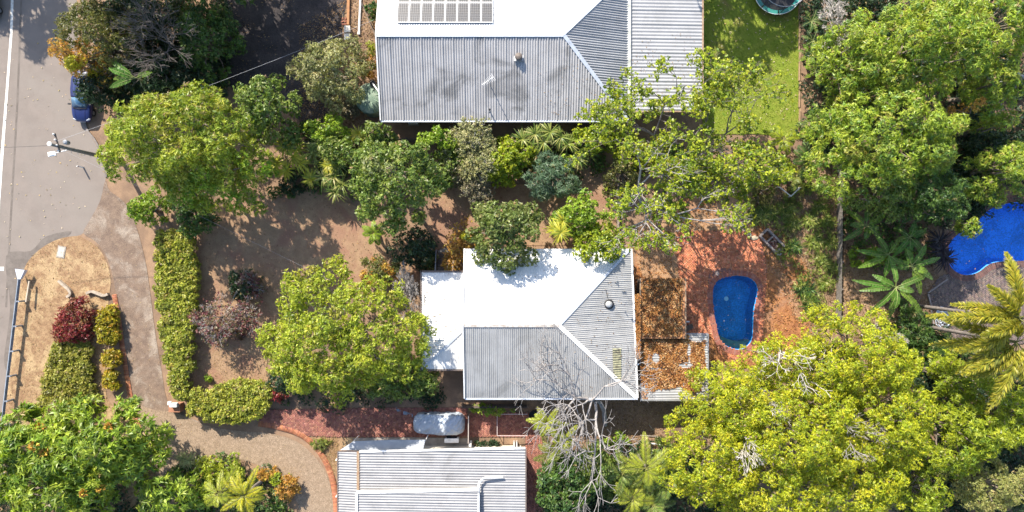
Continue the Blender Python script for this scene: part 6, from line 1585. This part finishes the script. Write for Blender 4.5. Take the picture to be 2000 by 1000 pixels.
for y0, y1 in ((345, 378), (379, 412), (413, 446), (447, 482)): MB().bar(P(1207.5, y0, .35), P(1207, y1, .35), .16, .5).build('sleeper', M_TIMBER, re)
# stone garden bed / bench by the pool
q = P(1505, 471, 0); ang = -math.radians(46)
gb = thing('garden_bed', q, 'weathered timber framed bed full of broken bricks beside the pool paving', 'garden bed')
ca, sa_ = math.cos(ang), math.sin(ang)
def R2(x, y): return Vector((q.x + x * ca - y * sa_, q.y + x * sa_ + y * ca, 0))
M_OLDW = mat('old_grey_wood', (.30, .25, .23), (.20, .165, .15), 5, .9, .3, 20)
for (x, y, l, w) in ((0, -.45, 2.2, .16), (0, .45, 2.2, .16), (-1.05, 0, .16, .72), (1.05, -.1, .3, .5), (-.25, 0, .12, .72)):
    p = R2(x, y); MB().box((p.x, p.y, .22), (l, w, .44), ang).build('board', M_OLDW, gb)
rr = random.Random(8); mbr = [mat('rubble_brick', c, tuple(k * .7 for k in c), 5, .9) for c in ((.26, .11, .08), (.20, .09, .075), (.34, .24, .18))]
for k in range(26):
    p = R2(rr.uniform(-.1, .9), rr.uniform(-.32, .32)); MB().box((p.x, p.y, .24 + rr.uniform(0, .12)), (.22, .11, .08), rr.uniform(0, 3), rr.uniform(-.4, .4)).build('brick', rr.choice(mbr), gb)
p = R2(1.22, -.36); MB().box((p.x, p.y, .3), (.34, .34, .28), ang).build('cap_block', mat('pale_block', (.42, .38, .40), (.3, .27, .28), 5, .9), gb)
q = P(1461, 459, 0); t = thing('bucket', q, 'small green and white bucket at the corner of the pool paving', 'bucket')
MB().lathe(q, [(.13, 0), (.17, .32), (.18, .34), (.15, .33), (.12, .04), (0, .04)], 16).build('pail', mat('bucket_green', (.12, .22, .12), (.4, .42, .36), 6, .5), t); MB().tube([q + Vector((-.17, 0, .33)), q + Vector((0, .05, .45)), q + Vector((.17, 0, .33))], .01, 5).build('handle', M_GREYMETAL, t)
q = P(1473, 465, 0); t = thing('rock', q, 'pale flat rock beside the small bucket', 'rock')
bmr = bmesh.new(); bmesh.ops.create_icosphere(bmr, subdivisions=2, radius=.26); rr = random.Random(3)
for v in bmr.verts: v.co = Vector((v.co.x * 1.3, v.co.y * .85, max(-.05, v.co.z * .5))) * rr.uniform(.85, 1.12)
me = bpy.data.meshes.new('stone'); bmr.to_mesh(me); me.materials.append(mat('pale_rock', (.40, .34, .24), (.3, .25, .18), 4, .9)); o = bpy.data.objects.new('stone', me); COL.objects.link(o); o.parent = t; o.location = (0, 0, .08)
# white V of pipes (old swing frame top)
t = thing('pipe_frame', P(1545, 374, 0), 'bent white pipe frame forming a V in the shaded garden', 'frame')
v = P(1545, 383, 1.0)
for e in (P(1522, 365, 1.0), P(1563, 366, 1.0)):
    MB().tube([v, e], .05, 8).build('pipe', M_WHITEMETAL, t); MB().tube([(e.x, e.y, 0), e], .05, 8).build('leg', M_WHITEMETAL, t)
MB().tube([(v.x, v.y, 0), v + Vector((0, 0, .04))], .055, 8).build('leg', M_WHITEMETAL, t)
q = P(1400, 534, 0); t = thing('skimmer_lid', q, 'round pale skimmer lid in the paving beside the small pool', 'lid')
MB().lathe(q + Vector((0, 0, .085)), [(.2, 0), (.2, .025), (.16, .03), (.15, .02), (0, .02)], 20).build('lid', mat('lid_beige', (.42, .30, .24), rough=.7), t); MB().box(q + Vector((0, 0, .115)), (.14, .04, .03)).build('lifting_grip', M_GREYMETAL, t)
mq = sheet('skimmer_surround', spline([(1384, 556), (1384, 536), (1398, 526), (1425, 524), (1424, 532), (1400, 540), (1392, 556)], 4), .085, mat('purple_paver', (.20, .10, .085), (.16, .08, .07), 3, .9, .2, 30))
mq['kind'] = 'structure'
q = P(1346, 641, .5); t = thing('timber_plank', (q.x, q.y, 0), 'dark leaning board between the shed and the small pool', 'board'); MB().box((q.x, q.y, .25), (.9, .5, .05), .5, .4).build('plank', M_DARKTIMBER, t)
q = P(1342, 628, 0); tag(MB().box(q + Vector((0, 0, .08)), (.35, .12, .12)).build('pool_edge_block', M_WHITEMETAL, None, org=q), 'small white block on the paving beside the shed', 'block')
# hose heap and log by the bright pool
q = P(1838, 620, 0); t = thing('pool_hose', q, 'heap of pale blue pool hose beside the foxtail palms', 'hose')
rr = random.Random(12); pts = []
for k in range(150):
    a = k * .42; r_ = .35 + .35 * math.sin(k * .37) + .1 * rr.random(); pts.append(q + Vector((r_ * math.cos(a) * .9, r_ * math.sin(a) * 1.3, .05 + .25 * abs(math.sin(k * .23)))))
MB().tube(pts, .03, 6).build('hose_coil', mat('hose_blue', (.42, .48, .58), (.55, .58, .62), 5, .5), t); MB().box(q + Vector((.1, .5, .12)), (.5, .22, .2), .4).build('hose_reel', M_WHITEMETAL, t)
fb = thing('pool_fence', P(1830, 580, 0), 'low dark kerb boards around the paving by the foxtail palms', 'edging')
for a, b_ in (((1850, 545), (1812, 572)), ((1812, 574), (1820, 604)), ((1818, 606), (1824, 640))): MB().bar(P(*a, .12), P(*b_, .12), .12, .22).build('board', M_OLDW, fb)
# side gate and frames by the brick path
t = thing('side_gate', P(915, 840, 0), 'thin pale timber gate across the brick path right of the covered car', 'gate')
a = P(915, 812, 1.3); b_ = P(914.5, 866, 1.3); MB().bar(a, b_, .06, .08).build('top_rail', mat('gate_pale', (.42, .36, .33), rough=.7), t)
n_ = 14
for k in range(n_):
    q = a.lerp(b_, (k + .5) / n_); MB().box((q.x, q.y, .62), (.03, .10, 1.2)).build('slat', M_TIMBER, t)
q = P(919, 866, .7); MB().box((q.x, q.y, .7), (.2, .2, 1.4)).build('post', M_WHITEMETAL, t)
t = thing('clothes_frame', P(1002, 831, 0), 'thin white rectangular frame standing over the brick path', 'frame')
c4 = [P(971, 809, .9), P(971, 851, .9), P(1030, 851, .9), P(1030, 809, .9)]
for i in (0, 1, 3): MB().bar(c4[i], c4[(i + 1) % 4], .05, .05).build('bar', mat('frame_pale', (.46, .38, .36), rough=.6), t)
for c_ in c4: MB().box((c_.x, c_.y, .44), (.05, .05, .88)).build('leg', M_GREYMETAL, t)
for x in (1004, 1009):
    q = P(x, 866, 0); tag(MB().box(q + Vector((0, 0, .5)), (.12, .5, 1.0)).build('paver_slab', mat('slab_pale', (.5, .47, .45), rough=.8), None, org=q), 'pale upright slab by the path, ' + ('left' if x == 1004 else 'right') + ' one of the pair beside the zinc roof', 'slab', 'pair of slabs')
q = P(1043, 812, .5); t = thing('black_tub', (q.x, q.y, 0), 'dark round tub in the shade at the end of the brick path', 'tub'); MB().lathe((q.x, q.y, 0), [(.38, 0), (.44, .5), (.46, .52), (.42, .52), (.38, .1), (0, .1)], 20).build('tub', M_BLACK, t)
for (x0, y0, x1, y1, lab) in ((1250, 850, 1282, 852, 'pale timber lying at the edge of the bare soil left of the yellow tree'), (1265, 865, 1290, 868, 'white offcut lying on the bare soil near the yellow tree'), (1268, 830, 1276, 840, 'short pale stick on the shaded soil')):
    a = P(x0, y0, .06); b_ = P(x1, y1, .06); tag(MB().bar(a, b_, .1, .08).build('timber_offcut', M_WHITEMETAL if 'white' in lab else M_TIMBER, None, org=(a + b_) / 2), lab, 'timber')

# ------------------------------------------------------------------ fallen leaves, grass
PAL['lit_orange'] = [G(.40, .19, .06, 3), G(.32, .14, .045, 3), G(.25, .10, .035, 2), G(.46, .27, .11, 1)]
PAL['lit_brown'] = [G(.22, .14, .08, 3), G(.28, .18, .09, 2), G(.15, .09, .05, 2), G(.36, .27, .16, 1)]
PAL['lit_pale'] = [G(.5, .42, .3, 2), G(.42, .33, .2, 2), G(.5, .36, .14, 1)]
PAL['straw'] = [G(.38, .26, .12, 3), G(.30, .19, .09, 2), G(.24, .15, .07, 2), G(.46, .34, .18, 1)]
PAL['lawn'] = [G(.18, .26, .02, 3), G(.23, .29, .03, 2), G(.30, .30, .06, 1), G(.13, .20, .02, 2)]
def litter(name, outline, n, size, pal, zf=0.02, mask=None, label=None, seed=1, upright=0.35, h=0.0, parent=None, w=.55):
    rng = np.random.RandomState(seed); poly = W(outline, h); p = np.array(poly); lo, hi = p.min(0), p.max(0)
    xy = rng.uniform(lo, hi, (int(n), 2)); xy = xy[inside(xy, poly)]
    if mask is not None: xy = xy[mask(xy[:, 0], xy[:, 1], rng)]
    n = len(xy); z = zf(xy[:, 0], xy[:, 1]) if callable(zf) else np.full(n, zf)
    pos = np.concatenate([xy, (z + rng.uniform(0, .03, n))[:, None]], 1)
    ax = rng.normal(size=(n, 3)); ax[:, 2] = np.abs(ax[:, 2]) * upright; nr = rng.normal(size=(n, 3)) * .4 + np.array([0, 0, 1])
    ln = size * rng.uniform(.6, 1.4, n)
    V, Q, K = leaf_quads(pos, ax, nr, ln, ln * w, palette_pick(rng, n, PAL[pal], .2), droop=.05)
    off = ORG[parent.name] if parent else Vector((0, 0, 0))
    o = link(name, np_mesh(name, V - np.array(off), Q, M_DRY, K), parent)
    o['kind'] = 'stuff'
    return o
litter('leaf_litter', [(1253, 545), (1331, 545), (1331, 656), (1253, 656)], 9000, .14, 'lit_orange', SZ + .01, lambda x, y, r: wave(x * 1.5, y * 1.5, 2) + r.uniform(-.6, .6, len(x)) > -.9, h=SZ, seed=2)
def rearz(x, y): 
    f = (x - lowr[0].x) / (lowr[1].x - lowr[0].x); return lowr[0].z + (lowr[1].z - lowr[0].z) * f + .03
def bare(x, y):
    f = 0
    for px, py, rx_, ry_ in ((1279, 699, 8, 10), (1338, 712, 16, 8), (1280, 719, 26, 3), (1345, 690, 5, 20), (1310, 768, 30, 9), (1360, 660, 16, 8)):
        c_ = P(px, py, LZ); f = np.maximum(f, np.clip(1.6 - ((x - c_.x) / (rx_ * mpp(LZ))) ** 2 - ((y - c_.y) / (ry_ * mpp(LZ))) ** 2, 0, 1))
    return f
yb = P(0, 752, LZ).y; xr = P(1366, 0, LZ).x
litter('leaf_litter', [(1251, 655), (1379, 655), (1379, 780), (1251, 780)], 21000, .15, 'lit_orange', rearz, lambda x, y, r: (wave(x * 1.1, y * 1.1, 1.3) + np.clip((y - yb) * 1.1, -2.2, .9) - np.clip((x - xr) * 3, 0, 2) + r.uniform(-.35, .35, len(x))) > -.35 + 2.2 * bare(x, y), h=LZ, seed=3)
litter('leaf_litter', [(1240, 575), (1250, 575), (1250, 700), (1243, 700)], 1800, .12, 'lit_orange', HZ + .08, h=HZ, seed=4)
litter('leaf_litter', [(1400, 385), (1570, 480), (1600, 640), (1500, 720), (1380, 710), (1250, 650), (1240, 460)], 16000, .13, 'lit_orange', .05, lambda x, y, r: (~inside(np.stack([x, y], 1), W(poolpave))) & (wave(x, y, 4) + r.uniform(-.8, .8, len(x)) > -.1), seed=5)
litter('leaf_litter', poolpave, 1300, .11, 'lit_brown', .088, lambda x, y, r: ~inside(np.stack([x, y], 1), W(POOL)), seed=6)
litter('leaf_litter', [(380, 360), (1240, 340), (1240, 500), (850, 560), (520, 780), (380, 780)], 9000, .12, 'lit_brown', .02, lambda x, y, r: wave(x * .8, y * .8, 5) + r.uniform(-.7, .7, len(x)) > .1, seed=7)
litter('fallen_leaf', [(0, 0), (160, 160), (205, 340), (150, 450), (60, 480), (10, 640), (-20, 640)], 260, .13, 'lit_pale', .012, seed=8, upright=.05)
litter('leaf_litter', [(570, 60), (740, -40), (740, 270), (560, 270)], 9000, .13, 'lit_brown', .02, lambda x, y, r: x > P(585, 0, 0).x, seed=9)
litter('leaf_litter', [(446, -60), (668, -60), (668, 60), (600, 260), (440, 250)], 3500, .11, 'lit_brown', .02, lambda x, y, r: wave(x, y, 7) + r.uniform(-.7, .7, len(x)) > .35, seed=10)
litter('leaf_litter', [(1180, 780), (1310, 780), (1310, 900), (1180, 900)], 2500, .12, 'lit_brown', .02, seed=11)
litter('leaf_litter', [(1470, 300), (1640, 290), (1640, 640), (1560, 640), (1470, 440)], 8000, .14, 'lit_brown', .03, seed=12)
litter('leaf_litter', [(1640, 330), (1830, 330), (1830, 720), (1640, 720)], 9000, .15, 'lit_brown', .03, seed=13)
litter('dry_grass', verge, 26000, .13, 'straw', .01, lambda x, y, r: wave(x * 1.4, y * 1.4, 3) + r.uniform(-.9, .9, len(x)) > -.2, seed=14, upright=.7, w=.22)
litter('dry_grass', [(385, 640), (520, 700), (530, 760), (400, 780), (380, 700)], 4500, .12, 'straw', .01, seed=15, upright=.6, w=.22)
litter('dry_grass', [(660, 850), (602, 856), (650, 930), (662, 885)], 2500, .14, 'straw', .02, seed=16, upright=.8, w=.2)
litter('dry_grass', [(1063, 930), (1100, 930), (1110, 1010), (1092, 1010)], 1800, .13, 'straw', .04, seed=17, upright=.8, w=.2)
litter('lawn_grass', lawn_px, 60000, .12, 'lawn', .0, seed=18, upright=1.0, w=.2)
litter('fallen_leaf', [(1376, 0), (1556, 0), (1556, 255), (1376, 255)], 320, .14, 'lit_pale', .06, seed=19, upright=.1)
litter('leaf_litter', [(360, 800), (660, 860), (640, 940), (300, 930), (240, 700), (300, 600)], 700, .10, 'lit_brown', .03, seed=20)

PAL['lit_dark'] = [G(.12, .055, .03, 3), G(.18, .08, .035, 2)]
PAL['lit_tan'] = [G(.50, .32, .16, 3), G(.44, .24, .10, 2)]
for pal_, sd_, cut in (('lit_dark', 31, .25), ('lit_tan', 32, .3)):
    litter('leaf_litter', [(1253, 545), (1331, 545), (1331, 656), (1253, 656)], 5000, .15, pal_, SZ + .04, lambda x, y, r: wave(x * 2.6, y * 2.6, sd_) + r.uniform(-.5, .5, len(x)) > cut, h=SZ, seed=sd_)
    litter('leaf_litter', [(1251, 655), (1379, 655), (1379, 770), (1251, 770)], 9000, .16, pal_, lambda x, y: rearz(x, y) + .03, lambda x, y, r: (wave(x * 2.3, y * 2.3, sd_ + 1) + r.uniform(-.5, .5, len(x)) > cut) & (wave(x * 1.1, y * 1.1, 1.3) + np.clip((y - yb) * 1.1, -2.2, .9) - np.clip((x - xr) * 3, 0, 2) > -.2 + 2 * bare(x, y)), h=LZ, seed=sd_ + 2)

litter('floating_leaf', POOL, 34, .07, 'lit_pale', -.115, seed=41, upright=.02)
litter('floating_leaf', [(x, y) for x, y in POOL2], 90, .12, 'lit_brown', -.115, seed=42, upright=.02)

def roof_litter(parent, a, b, c, outline, n, h, seed, pal='lit_brown', size=.10):
    """single leaves lying on a roof plane"""
    nn = (b - a).cross(c - a).normalized()
    zf = lambda x, y: a.z - ((x - a.x) * nn.x + (y - a.y) * nn.y) / nn.z + .05
    litter('roof_leaf', outline, n, size, pal, zf, lambda x, y, r: wave(x * 1.2, y * 1.2, seed) + r.uniform(-.9, .9, len(x)) > .25, seed=seed, upright=.1, h=h)
roof_litter(mh, nE, sE, nB, [(1120, 620), (1225, 500), (1238, 760), (1140, 670)], 500, 4.0, 51)
roof_litter(mh, nW, nE, nB, [(1000, 490), (1220, 490), (1150, 560), (1020, 570)], 420, 3.8, 52)
roof_litter(mh, sW, sE, nB, [(1020, 680), (1110, 660), (1225, 770), (1030, 770)], 260, 3.8, 53)
roof_litter(nh, C, D, B, [(1050, 130), (1140, 130), (1215, 232), (1040, 232)], 420, 4.0, 54)
roof_litter(nh, G0, G1, G2, [(1235, 80), (1365, 60), (1365, 212), (1235, 212)], 500, 2.85, 55)
roof_litter(mh, v0, v1, k0, [(826, 540), (890, 610), (890, 650), (826, 715)], 260, 3.1, 56)
litter('leaf_litter', verge, 1600, .12, 'lit_brown', .02, lambda x, y, r: wave(x * 1.7, y * 1.7, 9) + r.uniform(-.6, .6, len(x)) > .3, seed=57)
litter('leaf_litter', brickdrive, 420, .10, 'lit_brown', .09, seed=58)
litter('gravel', drive, 5000, .05, 'lit_pale', .02, lambda x, y, r: wave(x * .9, y * .9, 3) + r.uniform(-.8, .8, len(x)) > .0, seed=59, w=.9)
litter('gravel', yard, 6000, .07, 'lit_tan', .015, lambda x, y, r: wave(x * 1.1, y * 1.1, 6) + r.uniform(-.8, .8, len(x)) > .0, seed=60, w=.8)
litter('weeds', yard, 2600, .14, 'rust', .01, lambda x, y, r: wave(x * .9, y * .9, 8) + r.uniform(-.4, .4, len(x)) > .45, seed=61, upright=1.0, w=.25)
